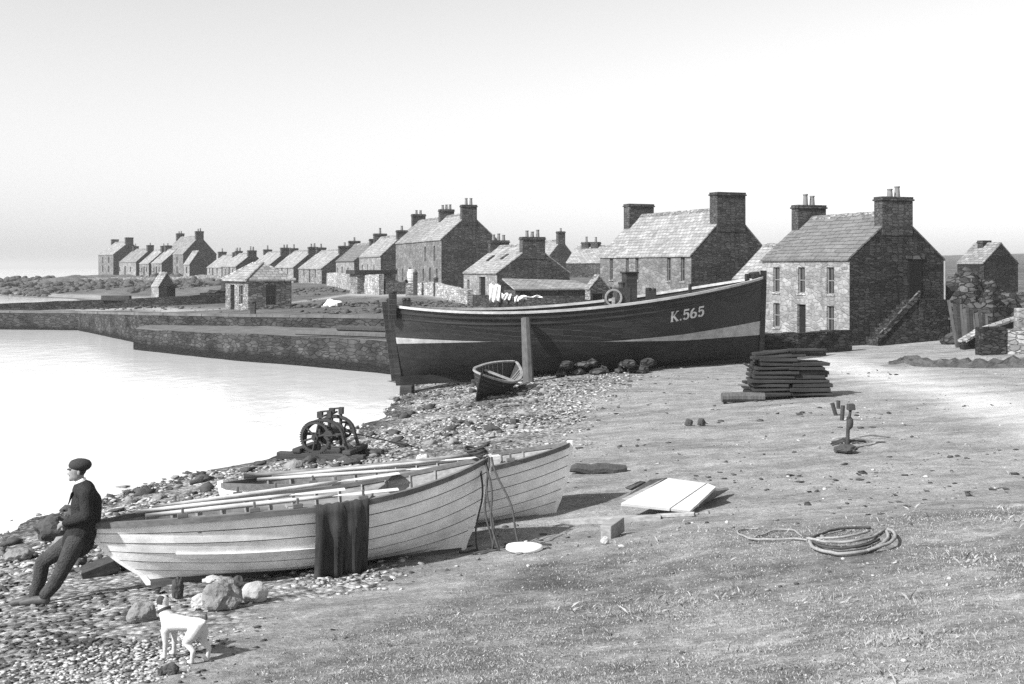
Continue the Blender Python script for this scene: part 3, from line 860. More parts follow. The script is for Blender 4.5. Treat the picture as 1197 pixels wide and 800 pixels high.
def house(label, px, D, pxfar, pxgab, eave_y, rise, ang=19.0, name='stone_house', group=None, zb=None, W=None, L=None, front=None, gable=None,
          mats=('harl_grey', 'stone_gable', 'slate'), chims=((0, .9, .55, .75, 2), (1, .9, .55, .75, 2)), detail=False, cat='house', over=.015, sash='sash', skylights=()):
    d = Vector((-math.sin(R(ang)), math.cos(R(ang)), 0)); p = Vector((math.cos(R(ang)), math.sin(R(ang)), 0))
    X = X_at(px, D)
    if L is None:
        k = (pxfar - 598.5) / F; L = (k * D - X) / (d.x - k * d.y)
    if W is None:
        k = (pxgab - 598.5) / F; W = (k * D - X) / (p.x - k * p.y)
    if zb is None: zb = T(X, D)
    He = Z_at(eave_y, D) - zb
    if DEBUG: print('HOUSE', label[:40], 'L %.1f W %.1f He %.1f zb %.1f ter %.1f' % (L, W, He, zb, T(X, D)))
    root = thing(name, label, cat, (X, D, zb), R(ang), group)
    ex, ey, ez = Vector((1, 0, 0)), Vector((0, 1, 0)), Vector((0, 0, 1))
    dep = .16
    fh = [(f[0] * L - f[2] / 2, f[1], f[2], f[3], f[4]) for f in (front or [])]
    fh = [(a, b_, c, min(h, He - b_ - .06), k) for a, b_, c, h, k in fh]
    gh = [(f[0] * W - f[2] / 2, f[1], f[2], f[3], f[4]) for f in (gable or [])]
    # front wall; corner strip of gable belongs to the gable mesh
    w = MB(); sk = 1.7
    Of = Vector((0, 0, -sk))
    holed(w, Of, ey, ez, L, He + sk, [(a, b_ + sk, c, h) for a, b_, c, h, k in fh], ex, dep)
    w.add([(W, 0, -sk), (W, L, -sk), (W, L, He), (W, 0, He)], [(0, 1, 2, 3)])
    w.build('wall', M[mats[0]], root)
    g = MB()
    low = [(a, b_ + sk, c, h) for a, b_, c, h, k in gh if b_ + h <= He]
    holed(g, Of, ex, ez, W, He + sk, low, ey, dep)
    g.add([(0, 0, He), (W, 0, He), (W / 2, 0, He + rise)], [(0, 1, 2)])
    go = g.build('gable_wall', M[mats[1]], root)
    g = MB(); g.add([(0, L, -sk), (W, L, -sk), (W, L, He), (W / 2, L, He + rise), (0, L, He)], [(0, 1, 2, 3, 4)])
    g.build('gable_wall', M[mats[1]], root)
    for a, b_, c, h, k in fh: opening(root, Vector((0, 0, 0)), ey, ez, ex, a, b_, c, h, k, dep, detail, sash)
    for a, b_, c, h, k in gh:
        if b_ + h <= He: opening(root, Vector((0, 0, 0)), ex, ez, ey, a, b_, c, h, k, dep, detail, sash)
        else:   # a loft door that rises into the gable: a near-black slab on the stone face paints its shaded opening
            q = MB(); obar(q, Vector((0, 0, 0)), ex, ez, ey, a, a + c, b_, b_ + h, -.03, -.004); q.build('loft_door', M['opening'], root)
            q = MB(); obar(q, Vector((0, 0, 0)), ex, ez, ey, a - .15, a + c + .15, b_ + h + .003, b_ + h + .2, -.06, -.004); q.build('lintel', M['stone_rough'], root)
    # roof: two slopes, with thickness and a slightly sagging surface
    rf = MB(); nseg = 10; th = .09
    sl = math.hypot(W / 2, rise); eo = .12
    for side in (-1, 1):
        def rp(t, s, up):
            y = -over + (L + 2 * over) * t
            run = W / 2 + eo * W / 2 / sl
            x = W / 2 + side * run * s
            z = He + rise - (rise + eo * rise / sl) * s + up + .02
            z += -.035 * math.sin(math.pi * t) * math.sin(math.pi * min(s, 1)) + .012 * mnoise.noise(Vector((y * .7, x * .9, px)))
            return Vector((x, y, z))
        rows = [[rp(i / nseg, k / 6, th) for k in range(7)] + [rp(i / nseg, k / 6, 0) for k in range(6, -1, -1)] for i in range(nseg + 1)]
        rf.grid(rows)
        n = len(rows[0])
        for e in (rows[0], rows[-1]): rf.add(e, [tuple(range(n))])
    ro = rf.build('roof', M[mats[2]], root)
    rc = MB()
    for i in range(max(2, int(L / .6))):
        n = max(2, int(L / .6)); y0 = L * i / n - (over if i == 0 else 0); y1 = L * (i + 1) / n + (over if i == n - 1 else 0)
        z = He + rise + th + rng.uniform(.03, .05)
        for s in (-1, 1):
            rc.hexa([(W / 2, y0, z - .04), (W / 2, y1 - .01, z - .04), (W / 2 + s * .2, y1 - .01, z - .04 - .2 * rise / (W / 2)), (W / 2 + s * .2, y0, z - .04 - .2 * rise / (W / 2)),
                     (W / 2, y0, z + .03), (W / 2, y1 - .01, z + .03), (W / 2 + s * .2, y1 - .01, z + .01 - .2 * rise / (W / 2)), (W / 2 + s * .2, y0, z + .01 - .2 * rise / (W / 2))])
    rc.build('ridge', M['stone_mid'], ro)
    for (y, s, w_, h_) in skylights:
        q = MB(); a = rp(.5, .5, 0)
        side = -1
        c0 = rp(y, s, th + .03)
        E = Matrix.Rotation(0, 3, 'Z')
        dn = Vector((-W / 2, 0, -rise)).normalized()
        nn = Vector((-rise, 0, W / 2)).normalized()
        side = -1
        base_ = Vector((W / 2 - (W / 2) * s, -over + (L + 2 * over) * y, He + rise - rise * s + th + .03))
        obar(q, base_, ey, dn, nn, -w_ / 2, w_ / 2, -h_ / 2, h_ / 2, -.02, .04)
        q.build('skylight', M['glass'], ro)
    # chimneys: (0 near / 1 far / fraction along ridge, width across, thickness along ridge, height above ridge, pots)
    for (t, cw, ct, ch, npot) in chims:
        y0 = -.03 if t == 0 else (L - ct + .03 if t == 1 else t * L - ct / 2)
        zt = He + rise + ch
        c = MB()
        hw = cw / 2
        zbot = He + rise * (1 - hw / (W / 2)) - .35
        c.box2((W / 2 - hw, y0, zbot), (W / 2 + hw, y0 + ct, zt - .2))
        c.box2((W / 2 - hw - .06, y0 - .06, zt - .197), (W / 2 + hw + .06, y0 + ct + .06, zt - .11))
        c.box2((W / 2 - hw - .02, y0 - .02, zt - .107), (W / 2 + hw + .02, y0 + ct + .02, zt))
        co = c.build('chimney', M['chimney'], root, bevel=.02 if detail else 0)
        for k in range(npot):
            q = MB(); x = W / 2 + (k - (npot - 1) / 2) * min(.42, cw / max(npot, 1) * .8)
            hp = rng.uniform(.38, .62)
            q.lathe([(.14, zt - .02), (.13, zt + hp * .3), (.11, zt + hp * .85), (.135, zt + hp * .88), (.135, zt + hp), (.09, zt + hp), (.09, zt + hp - .06)], (x, y0 + ct / 2, 0), 10)
            q.build('chimney_pot', M['pot'], co, smooth=False)
    return root, p, d, W, L, He

# --- the white-fronted house by the road
two3 = lambda wy, wh, dy, dh: [(.17, wy, .62, wh, 'win'), (.5, wy, .62, wh, 'win'), (.83, wy, .62, wh, 'win'), (.17, dy, .62, wh, 'win'), (.5, 0.0, .72, dh, 'door'), (.83, dy, .62, wh, 'win')]
H1, p1, d1, W1, L1, He1 = house('two storey house with pale limewashed front and heavy flagstone roof', 993, 53, 891, 1103, 303.5, 2.2, ang=19.4, name='limewashed_house', zb=1.1,
    front=[(.20, 2.42, .60, 1.3, 'win'), (.52, 2.42, .60, 1.3, 'win'), (.82, 2.42, .60, 1.3, 'win'), (.20, .62, .6, 1.25, 'win'), (.52, 0.02, .74, 1.85, 'void'), (.82, .62, .6, 1.25, 'win')],
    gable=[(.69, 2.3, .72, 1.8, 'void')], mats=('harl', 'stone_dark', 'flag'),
    chims=((0, 1.75, .62, .78, 2), (1, 1.75, .62, .75, 2)), detail=True)
# outside stair up the gable to the loft door
st = MB()
n = 9
for k in range(n):
    x0 = .9 + k * .24; z1 = .25 + (k + 1) * .21
    st.box2((x0, -1.05, -.5), (x0 + .243, -.02, z1), 0)
st.box2((.9 + n * .24, -1.1, -.5), (4.75, -.02, .25 + n * .21 + .06))
st.build('outside_stair', M['stone_dark'], H1)
st = MB()
st.hexa([(.7, -1.12, .2), (3.1, -1.12, 2.3), (3.1, -.98, 2.3), (.7, -.98, .2), (.7, -1.12, .5), (3.1, -1.12, 2.62), (3.1, -.98, 2.62), (.7, -.98, .5)])
st.build('stair_parapet', M['stone_rough'], H1)
st = MB(); st.tube([(W1 + .02, -.06, He1 - .05), (W1 + .02, -.07, 1.2), (W1 + .03, -.06, .1)], .05, 8)
st.build('drainpipe', M['wood_grey'], H1)

# --- big grey house behind the fishing boat
house('large grey two storey house with broad potless chimneys behind the tarred boat', 808, 66, 701.5, 900, 299, 2.75, ang=23.5, zb=1.7,
    front=[(.08, 2.3, .45, 1.5, 'win'), (.22, 2.3, .45, 1.5, 'win'), (.56, 2.3, .4, 1.5, 'win'), (.67, 2.3, .4, 1.4, 'win'), (.86, 2.3, .45, 1.5, 'win'), (.88, .3, .5, .7, 'win'), (.6, .0, .9, 1.6, 'door')],
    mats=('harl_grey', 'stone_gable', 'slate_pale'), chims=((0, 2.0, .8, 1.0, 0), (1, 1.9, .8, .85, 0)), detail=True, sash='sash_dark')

# --- tall pair in the middle of the street
fr2 = [(.3, 2.35, .55, 1.3, 'win'), (.72, 2.35, .55, 1.3, 'win'), (.2, .6, .55, 1.1, 'win'), (.5, .0, .65, 1.8, 'door'), (.8, .6, .55, 1.1, 'win')]
Hs, p_, d_, Wp, Lp, Hep = house('tall two storey stone house at near end of joined pair, with dark bare gable', 516, 95, 490, None, 280.2, 2.2, W=4.9, ang=19.2, zb=3.0, front=fr2,
    mats=('harl_grey', 'stone_gable', 'slate_pale'), chims=((0, 1.3, .6, .75, 2), (1, 1.3, .6, .7, 3)), detail=False, sash='sash_dark')
o2 = Hs.location + d_ * (Lp + .01)
Hs2, _, _, _, Lq, _ = house('tall two storey stone house at far end of joined pair, slate roof', 598.5 + F * o2.x / o2.y, o2.y, 460, None, 313 - (3.0 + Hep - .02 - ZC) * F / o2.y, 2.18, W=4.88, ang=19.2, zb=3.0, front=[(.62, .5, .5, 1.2, 'win'), (.35, .0, .6, 1.8, 'door'), (.85, 0.5, .5, 1.2, 'win')],
    mats=('harl_grey', 'stone_gable', 'slate'), chims=((1, 1.3, .6, .75, 2),), sash='sash_dark')

# --- cottage with three pots in front of the pair
HB, pB, dB, WB, LB, HeB = house('low cottage with pale front, skylights and three chimney pots on its near gable', 581, 82, 542, 666, 320, 2.05, ang=19, name='cottage', zb=2.15, cat='cottage',
    front=[(.85, .7, .6, 1.0, 'win'), (.42, 0, 1.5, 1.95, 'void')], mats=('harl', 'stone_gable', 'slate_pale'),
    chims=((0, 1.75, .7, .62, 3), (1, 1.6, .6, .55, 3)), skylights=((.35, .45, .5, .7), (.7, .5, .5, .7)))
# lean-to against that gable
O = HB.location
lt = thing('lean_to_shed', 'low lean-to shed with pale sloping roof against the three-pot cottage gable', 'shed', O - dB * 2.6 + pB * .5 + Vector((0, 0, 0)), R(19))
q = MB(); wl = 6.3
q.box2((0, 0, -.6), (wl, 2.55, 1.05)); q.build('wall', M['stone_gable'], lt)
q = MB()
q.hexa([(-.12, -.15, 1.06), (wl + .1, -.15, 1.06), (wl - .8, 2.58, 1.62), (-.12, 2.58, 1.78), (-.12, -.15, 1.15), (wl + .1, -.15, 1.15), (wl - .8, 2.58, 1.72), (-.12, 2.58, 1.88)])
q.build('roof', M['slate_pale'], lt)
q = MB(); q.box2((.35, -.05, -.1), (1.0, .02, .95)); q.build('door', M['opening'], lt)

# --- the street running away to the left
fc = [(.25, .7, .5, .9, 'win'), (.5, .0, .7, 1.8, 'door'), (.75, .7, .5, .9, 'win')]
ff = [(.3, .8, .6, .9, 'win'), (.6, .0, .75, 1.8, 'door'), (.82, .8, .6, .9, 'win')]
house('stone cottage adjoining the tall pair, tall front windows and two pot stacks', 445, 110, 420, None, 299.8, 2.0, W=4.3, zb=3.1, name='cottage', cat='cottage', front=[(.3, .4, .5, 1.6, 'win'), (.6, .2, .5, 1.8, 'door'), (.85, .4, .5, 1.6, 'win')], sash='sash_dark',
      mats=('harl', 'stone_gable', 'slate_pale'), chims=((0, 1.0, .6, .55, 1), (1, 1.3, .7, .5, 1)))
house('cottage with mossy patched roof and bright front, beyond the walled yards', 414, 124, 391, None, 305.5, 1.95, ang=21, W=4.6, zb=3.1, name='cottage', cat='cottage', front=ff, mats=('harl', 'stone_gable', 'flag'), chims=((0, 1.0, .6, .5, 1), (1, 1.3, .6, .5, 1)))
house('long low cottage with wide pale roof at the top of the open road', 376, 132, 349, None, 314.5, 2.2, ang=23, W=5.6, zb=3.0, name='cottage', cat='cottage', front=fc, mats=('stone_mid', 'stone_gable', 'slate_pale'), chims=((0, 1.4, .6, .5, 1), (1, 1.2, .6, .5, 1)))
house('cottage with single pot stack and sunlit wall, above the hipped hut roof', 343, 146, 321, None, 313.2, 2.2, ang=24, W=5.2, zb=3.0, name='cottage', cat='cottage', front=ff, mats=('harl', 'stone_gable', 'slate_pale'), chims=((0, 1.2, .6, .5, 2), (1, 1.1, .6, .5, 1)))
house('cottage whose roof shows just over the hipped hut, paired chimneys', 313, 160, 292, None, 312, 2.1, ang=26, W=5.2, zb=3.0, name='cottage', cat='cottage', front=fc, mats=('stone_mid', 'stone_gable', 'slate_pale'), chims=((0, 1.4, .6, .6, 2), (1, 1.2, .6, .5, 1)))
house('small cottage left of the hipped hut roof, bright slate and dark gable', 276, 172, 260, None, 312, 2.0, ang=29, W=5, zb=3.0, name='cottage', cat='cottage', front=fc, mats=('stone_mid', 'stone_gable', 'slate_pale'), chims=((0, 1.3, .6, .5, 2), (1, 1.1, .6, .5, 2)))
house('small cottage tucked beside the large gabled farmhouse', 259, 185, 242, None, 313, 2.0, ang=30, W=5, zb=3.0, name='cottage', cat='cottage', front=ff, mats=('harl', 'stone_gable', 'slate_pale'), chims=((0, 1.2, .6, .5, 1), (1, 1.3, .7, .7, 1)))
# --- far cluster on the point
HJ, pJ, dJ, WJ, LJ, HeJ = house('large two storey farmhouse on the point with broad dark gable', 214, 205, 191, 253, 297.3, 3.3, ang=33, zb=3.1, front=[(.3, 2.4, .7, 1.3, 'win'), (.7, 2.4, .7, 1.3, 'win'), (.3, .6, .7, 1.3, 'win'), (.55, 0, .9, 2, 'door'), (.8, .6, .7, 1.3, 'win')], name='farmhouse',
      mats=('harl_grey', 'stone_gable', 'slate'), chims=((0, 1.4, .8, .9, 2), (1, 1.4, .8, .8, 2)))
house('single storey wing with bright roof in front of the large farmhouse', 221.5, 199, 214.5, 243, 309.5, 2.35, ang=33, zb=3.0, name='farm_wing', cat='outbuilding', mats=('harl', 'stone_gable', 'slate_pale'), chims=(), front=[(.5, .8, .8, 1.1, 'win')])
house('pale two storey house standing outermost on the point', 132.5, 228, 115, None, 297.8, 2.6, ang=36, W=6.5, zb=3.3, mats=('harl_grey', 'stone_gable', 'slate_pale'), front=[(.3, 2.4, .7, 1.3, 'win'), (.7, 2.4, .7, 1.3, 'win'), (.3, .6, .7, 1.3, 'win'), (.7, .6, .7, 1.3, 'win')], chims=((0, 1.5, .8, .9, 0), (1, 1.4, .8, .7, 0)))
house('grey roofed cottage next inland from the outermost house on the point', 159, 222, 134, None, 306.8, 2.6, ang=40, W=6, zb=3.3, name='cottage', cat='cottage', mats=('harl', 'stone_gable', 'slate'), front=fc, chims=((0, 1.2, .8, .8, 1), (.7, 1.1, .7, .7, 1)))
house('low cottage with dark gable between the point houses and the farmhouse', 174, 214, 163, None, 308.5, 2.6, ang=38, W=6, zb=3.2, name='cottage', cat='cottage', mats=('stone_mid', 'stone_gable', 'slate_pale'), front=fc, chims=((0, 1.0, .8, .8, 1),))
house('end cottage half hidden behind the farmhouse wall', 189, 209, 177, None, 308, 2.6, ang=38, W=6, zb=3.2, name='cottage', cat='cottage', mats=('stone_mid', 'stone_gable', 'slate_pale'), front=fc, chims=((1, 1.2, .8, .8, 1),))
# --- behind the three-pot cottage
house('house with bright roof and twin stacks seen between cottage and grey house', 718, 118, 662, None, 307.5, 1.75, W=5, ang=62, zb=3.5, mats=('stone_gable', 'stone_gable', 'slate_pale'), chims=((.78, .9, .8, .5, 1), (.58, .8, .8, .5, 1), (0, .9, .7, .5, 1)))
house('distant gabled house showing only its chimney over the three-pot cottage', 641, 135, None, 672, 301, 2.0, ang=19, L=6, zb=3.6, mats=('stone_mid', 'stone_gable', 'slate_pale'), chims=((0, .9, .7, 1.1, 1),))
house('small outhouse with pale roof squeezed beside the grey house', 690, 74, 684, 712, 337.5, .75, ang=19, zb=1.9, name='outhouse', cat='outhouse', mats=('stone_mid', 'stone_gable', 'slate_pale'), chims=(), gable=[(.4, 0, .7, 1.2, 'void')])
# --- stone hut on the rise at the right
house('dark stone hut with squat chimney on the rise beyond the rubble', 1150, 80, 1119, 1190, 308, 1.35, ang=24, name='stone_hut', cat='hut', zb=2.5, mats=('stone_dark', 'stone_dark', 'slate'), chims=((.62, .8, .5, .3, 0),))
house('low outbuilding with pale sloping roof between the large grey and limewashed houses', 900, 61, 857, None, 328, 1.9, ang=23, W=4.2, zb=1.6, name='outbuilding', cat='outbuilding', mats=('harl', 'stone_gable', 'slate_pale'), chims=(), front=[(.4, 0, .8, 1.4, 'void')])
# --- net shed on the shore
house('small stone shed with bright end wall below the point houses', 185.5, 112, 177, 205, 335.5, 1.3, ang=32, name='stone_shed', cat='shed', zb=1.55, W=None, mats=('harl', 'stone_gable', 'slate_pale'), chims=(), gable=[(.75, 0, .8, 1.4, 'void')])

# --- hipped weigh-house on the quay
D = 73.5; px = 290
ang = R(32)
zb = 1.9
W = 2.95; L = 4.6
hp = thing('hipped_hut', 'small hipped roof hut standing alone on the quay', 'hut', (X_at(px, D), D, zb), ang)
ex, ey, ez = Vector((1, 0, 0)), Vector((0, 1, 0)), Vector((0, 0, 1))
w = MB(); He = 2.0
fh = [(1.0, .5, .75, 1.22, 'win'), (2.7, .0, .85, 1.75, 'void')]
gh = [(1.2, .45, .72, 1.3, 'win')]
holed(w, Vector((0, 0, -.6)), ey, ez, L, He + .6, [(a, b_ + .6, c, h) for a, b_, c, h, k in fh], ex, .15)
holed(w, Vector((0, 0, -.6)), ex, ez, W, He + .6, [(a, b_ + .6, c, h) for a, b_, c, h, k in gh], ey, .15)
w.add([(W, 0, -.6), (W, L, -.6), (W, L, He), (W, 0, He), (0, L, -.6), (0, L, He)], [(0, 1, 2, 3), (1, 4, 5, 2)])
w.build('wall', M['stone_mid'], hp)
for a, b_, c, h, k in fh: opening(hp, Vector((0, 0, 0)), ey, ez, ex, a, b_, c, h, k, .15, True, 'sash')
for a, b_, c, h, k in gh: opening(hp, Vector((0, 0, 0)), ex, ez, ey, a, b_, c, h, k, .15, True, 'sash_dark')
rf = MB(); e = .22; zr = He + 1.12
A = [(-e, -e, He), (W + e, -e, He), (W + e, L + e, He), (-e, L + e, He)]
rg = [(W / 2, 1.35, zr), (W / 2, L - 1.35, zr)]
for dz, order in ((.09, 1), (0, -1)):
    a = [Vector(q) + Vector((0, 0, dz)) for q in A]; r0, r1 = [Vector(q) + Vector((0, 0, dz)) for q in rg]
    rf.add([a[0], a[1], r0], [(0, 1, 2)]); rf.add([a[1], a[2], r1, r0], [(0, 1, 2, 3)]); rf.add([a[2], a[3], r1], [(0, 1, 2)]); rf.add([a[3], a[0], r0, r1], [(0, 1, 2, 3)])
for i in range(4):
    q0, q1 = Vector(A[i]), Vector(A[(i + 1) % 4]); up = Vector((0, 0, .09))
    rf.add([q0, q1, q1 + up, q0 + up], [(0, 1, 2, 3)])
ro = rf.build('roof', M['slate_pale'], hp)
rc = MB()
for q0, q1 in ((A[0], rg[0]), (A[1], rg[0]), (A[2], rg[1]), (A[3], rg[1]), rg):
    rc.tube([Vector(q0) + Vector((0, 0, .1)), Vector(q1) + Vector((0, 0, .1))], .07, 6)
rc.build('ridge', M['stone_light'], ro)

# ------------------------------------------------------------------ boundary walls of the village
def W2(px, D): return (X_at(px, D), D)
stone_wall('parapet_wall', 'dark parapet wall along the outer pier, seaward of its deck', [(-95, 104, .62), (-48, 93.5, .66), (-27, 91, .72), (-22.5, 92, .8)], .7, .6, mat='stone_dark', seg=1.0, rag=.02)
stone_wall('field_wall', 'dark stone dyke climbing from the pier towards the farmhouse', [(-25, 92.5, .9), (-25.2, 104, 1.0), (-28, 120, 1.1), (-38, 150, 1.2)], 1.0, .7, mat='stone_dark', seg=1.0, rag=.12)
stone_wall('field_wall', 'low grey dyke below the far houses on the point', [(-78, 205, .8), (-66, 198, .9), (-52, 190, .9), (-44, 178, .9)], .9, .6, mat='stone_mid', seg=1.4, rag=.1)
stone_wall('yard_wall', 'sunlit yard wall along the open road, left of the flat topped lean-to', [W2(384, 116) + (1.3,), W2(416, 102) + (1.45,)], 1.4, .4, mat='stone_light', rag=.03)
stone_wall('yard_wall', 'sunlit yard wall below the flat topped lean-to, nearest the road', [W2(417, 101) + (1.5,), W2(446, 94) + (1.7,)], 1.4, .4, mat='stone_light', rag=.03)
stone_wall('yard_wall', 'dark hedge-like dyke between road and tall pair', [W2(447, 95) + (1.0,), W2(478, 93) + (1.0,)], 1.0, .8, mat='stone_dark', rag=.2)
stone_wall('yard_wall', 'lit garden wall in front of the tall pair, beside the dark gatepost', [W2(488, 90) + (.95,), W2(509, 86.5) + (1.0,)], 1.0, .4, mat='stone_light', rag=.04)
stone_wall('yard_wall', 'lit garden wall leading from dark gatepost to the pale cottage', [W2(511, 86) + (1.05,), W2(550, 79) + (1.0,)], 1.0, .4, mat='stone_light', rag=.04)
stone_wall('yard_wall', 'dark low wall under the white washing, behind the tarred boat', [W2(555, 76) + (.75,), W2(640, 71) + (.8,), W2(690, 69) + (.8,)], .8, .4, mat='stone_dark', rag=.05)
stone_wall('garden_wall', 'low dark wall in front of the limewashed house', [W2(862, 48) + (.8,), W2(930, 48) + (.82,), W2(992, 49.5) + (.8,)], .8, .4, mat='stone_dark', rag=.05, cope='stone_dark')
sh = thing('flat_roofed_lean_to', 'flat black-roofed lean-to on the yard walls beside the road', 'shed', W2(436, 99) + (T(*W2(436, 99)),), R(25))
q = MB(); q.box2((-1.6, -.6, -.4), (1.5, 1.6, 1.6)); q.build('wall', M['stone_mid'], sh)
q = MB(); q.box2((-1.9, -.9, 1.61), (1.9, 1.8, 1.95)); q.build('roof', M['plank'], sh)
for (px, D, h, lab) in ((509.5, 86, 1.3, 'short dark gatepost between the lit garden walls'), (485.5, 88, 1.7, 'dark gatepost beside the rain barrel')):
    g = GD(px, D); q = MB(); q.box((0, 0, h / 2 - .2), (.32, .32, h + .4)); q.lathe([(.2, h - .01), (.2, h + .1), (.05, h + .16)], (0, 0, 0), 8)
    o = q.build('gatepost', M['wood_dark'], bevel=.03); o.location = g; tag(o, lab, 'gatepost')
# rain barrel
g = GD(482, 91)
bt = thing('barrel', 'pale wooden rain barrel standing at the tall house wall', 'barrel', (g.x, g.y, Z_at(331, 91)))
q = MB(); q.lathe([(.33, 0), (.4, .3), (.42, .55), (.4, .8), (.34, 1.1), (.30, 1.1), (.30, 1.04)], (0, 0, 0), 18); q.build('stave_body', M['wood_pale'], bt, smooth=False)
for z in (.16, .36, .75, .95):
    q = MB(); r = .42 - .09 * abs(z - .55) / .55 + .004; q.lathe([(r - .02, z - .03), (r + .012, z - .03), (r + .012, z + .03), (r - .02, z + .03)], (0, 0, 0), 18); q.build('hoop', M['iron'], bt)
q = MB(); q.box2((-.5, -.5, -1.0), (.5, .5, -.01)); q.build('plinth', M['stone_mid'], bt)

# right-hand side: ruined wall, plank shed, low walls
stone_wall('ruined_wall', 'tumbled drystone wall running from limewashed house towards the dark hut', [(21.5, 57.5, 2.1), (24.5, 61, 2.3), (27, 64, 1.4), (29.5, 65, .8)], 2, .9, mat='stone_rough', seg=.35, rag=.3)
ps = thing('plank_fence', 'leaning fence of rough upright planks beside the house with the outside stair', 'fence', (X_at(1112, 49), 49, T(X_at(1112, 49), 49)), R(-6))
q = MB(); q.box((.75, .1, .55), (1.7, .07, .09)); q.box((.75, .1, 1.25), (1.7, .07, .09)); q.build('rail', M['wood_post'], ps)
for k in range(12):
    q = MB(); x = .02 + k * .13
    hh = 1.95 - .04 * k + rng.uniform(-.18, .2)
    q.box((x + .06, rng.uniform(.0, .03), hh / 2 - .1), (.125, .03, hh + .2), (rng.uniform(-.05, .02), rng.uniform(-.15, .02) - .04, 0), jit=.006)
    q.build('plank', M[('wood_post', 'wood_dark', 'plank', 'wood_post')[k % 4]], ps)
hx, hy = X_at(1152, 54.5), 54.5
q = MB()
q.blob((0, 0, 0), (2.1, 1.3, 2.3), 11, 5, .42, .1, freq=1.8); q.blob((-.9, .2, 0), (1.1, 1.0, 1.9), 12, 5, .4, .4, freq=1.8); q.blob((1.8, .2, -.2), (1.5, 1.1, 1.7), 13, 5, .42, .2, freq=1.8)
o = q.build('rubble_heap', M['stone_rough']); o.location = (hx, hy, T(hx, hy)); tag(o, 'tall dark heap of rubble behind the leaning plank fence', 'heap')
stone_wall('low_wall', 'low stone wall at the right edge with a square pier at its end', [W2(1157, 45) + (.85,), W2(1215, 44) + (.85,)], .85, .5, mat='stone_mid', rag=.06, cope='stone_mid')
q = MB(); g = GD(1157.5, 44.7); q.box((0, 0, .42), (.95, .8, 1.3), jit=.03); o = q.build('wall_pier', M['stone_dark'], bevel=.04); o.location = g; tag(o, 'squat dark square stone pier at the end of the low wall', 'pier')
# sloping coped wall
sw = thing('sloping_wall', 'bank wall with pale sloping coping right of the plank shed', 'wall', (X_at(1128, 47.5), 47.5, T(X_at(1128, 47.5), 47.5)))
O = Vector(sw.location)
a = P(1127, 397, 47.5); m1 = P(1147, 384.5, 48); b_ = P(1190, 370, 49)
q = MB(); rows = []
for p0 in (a, m1, b_, P(1215, 366, 49.5)):
    rows.append([Vector((p0.x, p0.y, .6)) - O, p0 - Vector((0, 0, .1)) - O, p0 + Vector((0, .45, -.1)) - O, Vector((p0.x, p0.y + .45, .6)) - O])
q.grid(rows); q.f.append((0, 1, 2, 3)); q.m.append(0); q.build('wall', M['stone_dark'], sw)
q = MB()
q.tube([p0 - O + Vector((0, .2, -.08)) for p0 in (a, a.lerp(m1, .5), m1, m1.lerp(b_, .5), b_, P(1215, 366, 49.5))], .26, 6, flat=.35); q.build('coping', M['stone_light'], sw)
q = MB(); g = GD(1194, 46); q.box((0, 0, .7), (.5, .4, 2.0), (0, .02, 0)); o = q.build('gatepost', M['harl'], bevel=.04); o.location = g; tag(o, 'limewashed stone gatepost at the right edge', 'gatepost')
# fallen stones of the ruin: a countable few large ones
for k in range(60):
    t = rng.random()
    px = rng.uniform(1106, 1192); D = rng.uniform(51, 63)
    X = X_at(px, D); s = rng.uniform(.22, .5)
    q = MB(); q.blob((0, 0, .1), (s, s * .8, s * .55), k, 2, .3, rng.uniform(0, 3))
    o = q.build('fallen_stone', M['stone_rough'] if k % 3 else M['rock_dark']); o.location = (X, D, T(X, D)); tag(o, 'block of stone fallen from the tumbled drystone wall', 'stone', 'stones fallen from the ruined wall')

stone_wall('kerb_bank', 'low dark turf-topped bank edging the road at the right', [W2(1046, 42.5) + (.16,), W2(1075, 41) + (.26,), W2(1130, 39.8) + (.28,), W2(1215, 38.6) + (.3,)], .3, .5, cat='bank', mat='turf', rag=.09, seg=.16)
stone_wall('ruined_wall', 'collapsed wall of loose stones climbing behind the plank shed', [(20.6, 53.5, 1.5), (22.2, 53.0, 1.9), (24, 53.8, 1.3), (26, 54.5, 1.0)], 1.5, .8, mat='stone_rough', seg=.3, rag=.28)
# ------------------------------------------------------------------ boats
class Hull:
    """double-ended hull; x stern to bow, y to port(+)/starboard(-), z up"""
    def __init__(s, L, B, zk, zs, rs, rb, q=.42, ps=2.2, a=1.45, flare=.0, pw=.9, rexp=1.7):
        s.L, s.B, s.zk, s.zs, s.rs, s.rb, s.q, s.ps, s.a, s.pw, s.rexp = L, B, zk, zs, rs, rb, q, ps, a, pw, rexp
    def pt(s, u, g, side, out=0.0):
        e = abs(2 * u - 1)
        x0 = s.rs * (1 - g) ** s.rexp; x1 = s.L - s.rb * (1 - g) ** s.rexp
        x = x0 + (x1 - x0) * u
        full = max(0.0, 1 - e ** s.ps) ** s.pw
        q = s.q + .75 * e ** 2
        y = s.B * full * g ** q
        zk, zs = s.zk(u), s.zs(u)
        a = s.a * (1 - e ** 2) + 1.0 * e ** 2
        z = zk + (zs - zk) * g ** a
        return Vector((x, side * (y + .02 + out), z))
    def g_at(s, u, z):
        e = abs(2 * u - 1); a = s.a * (1 - e ** 2) + 1.0 * e ** 2
        return min(1.0, max(0.0, (z - s.zk(u)) / (s.zs(u) - s.zk(u)))) ** (1 / a)

def lin(a, b): return lambda u: a + (b - a) * u

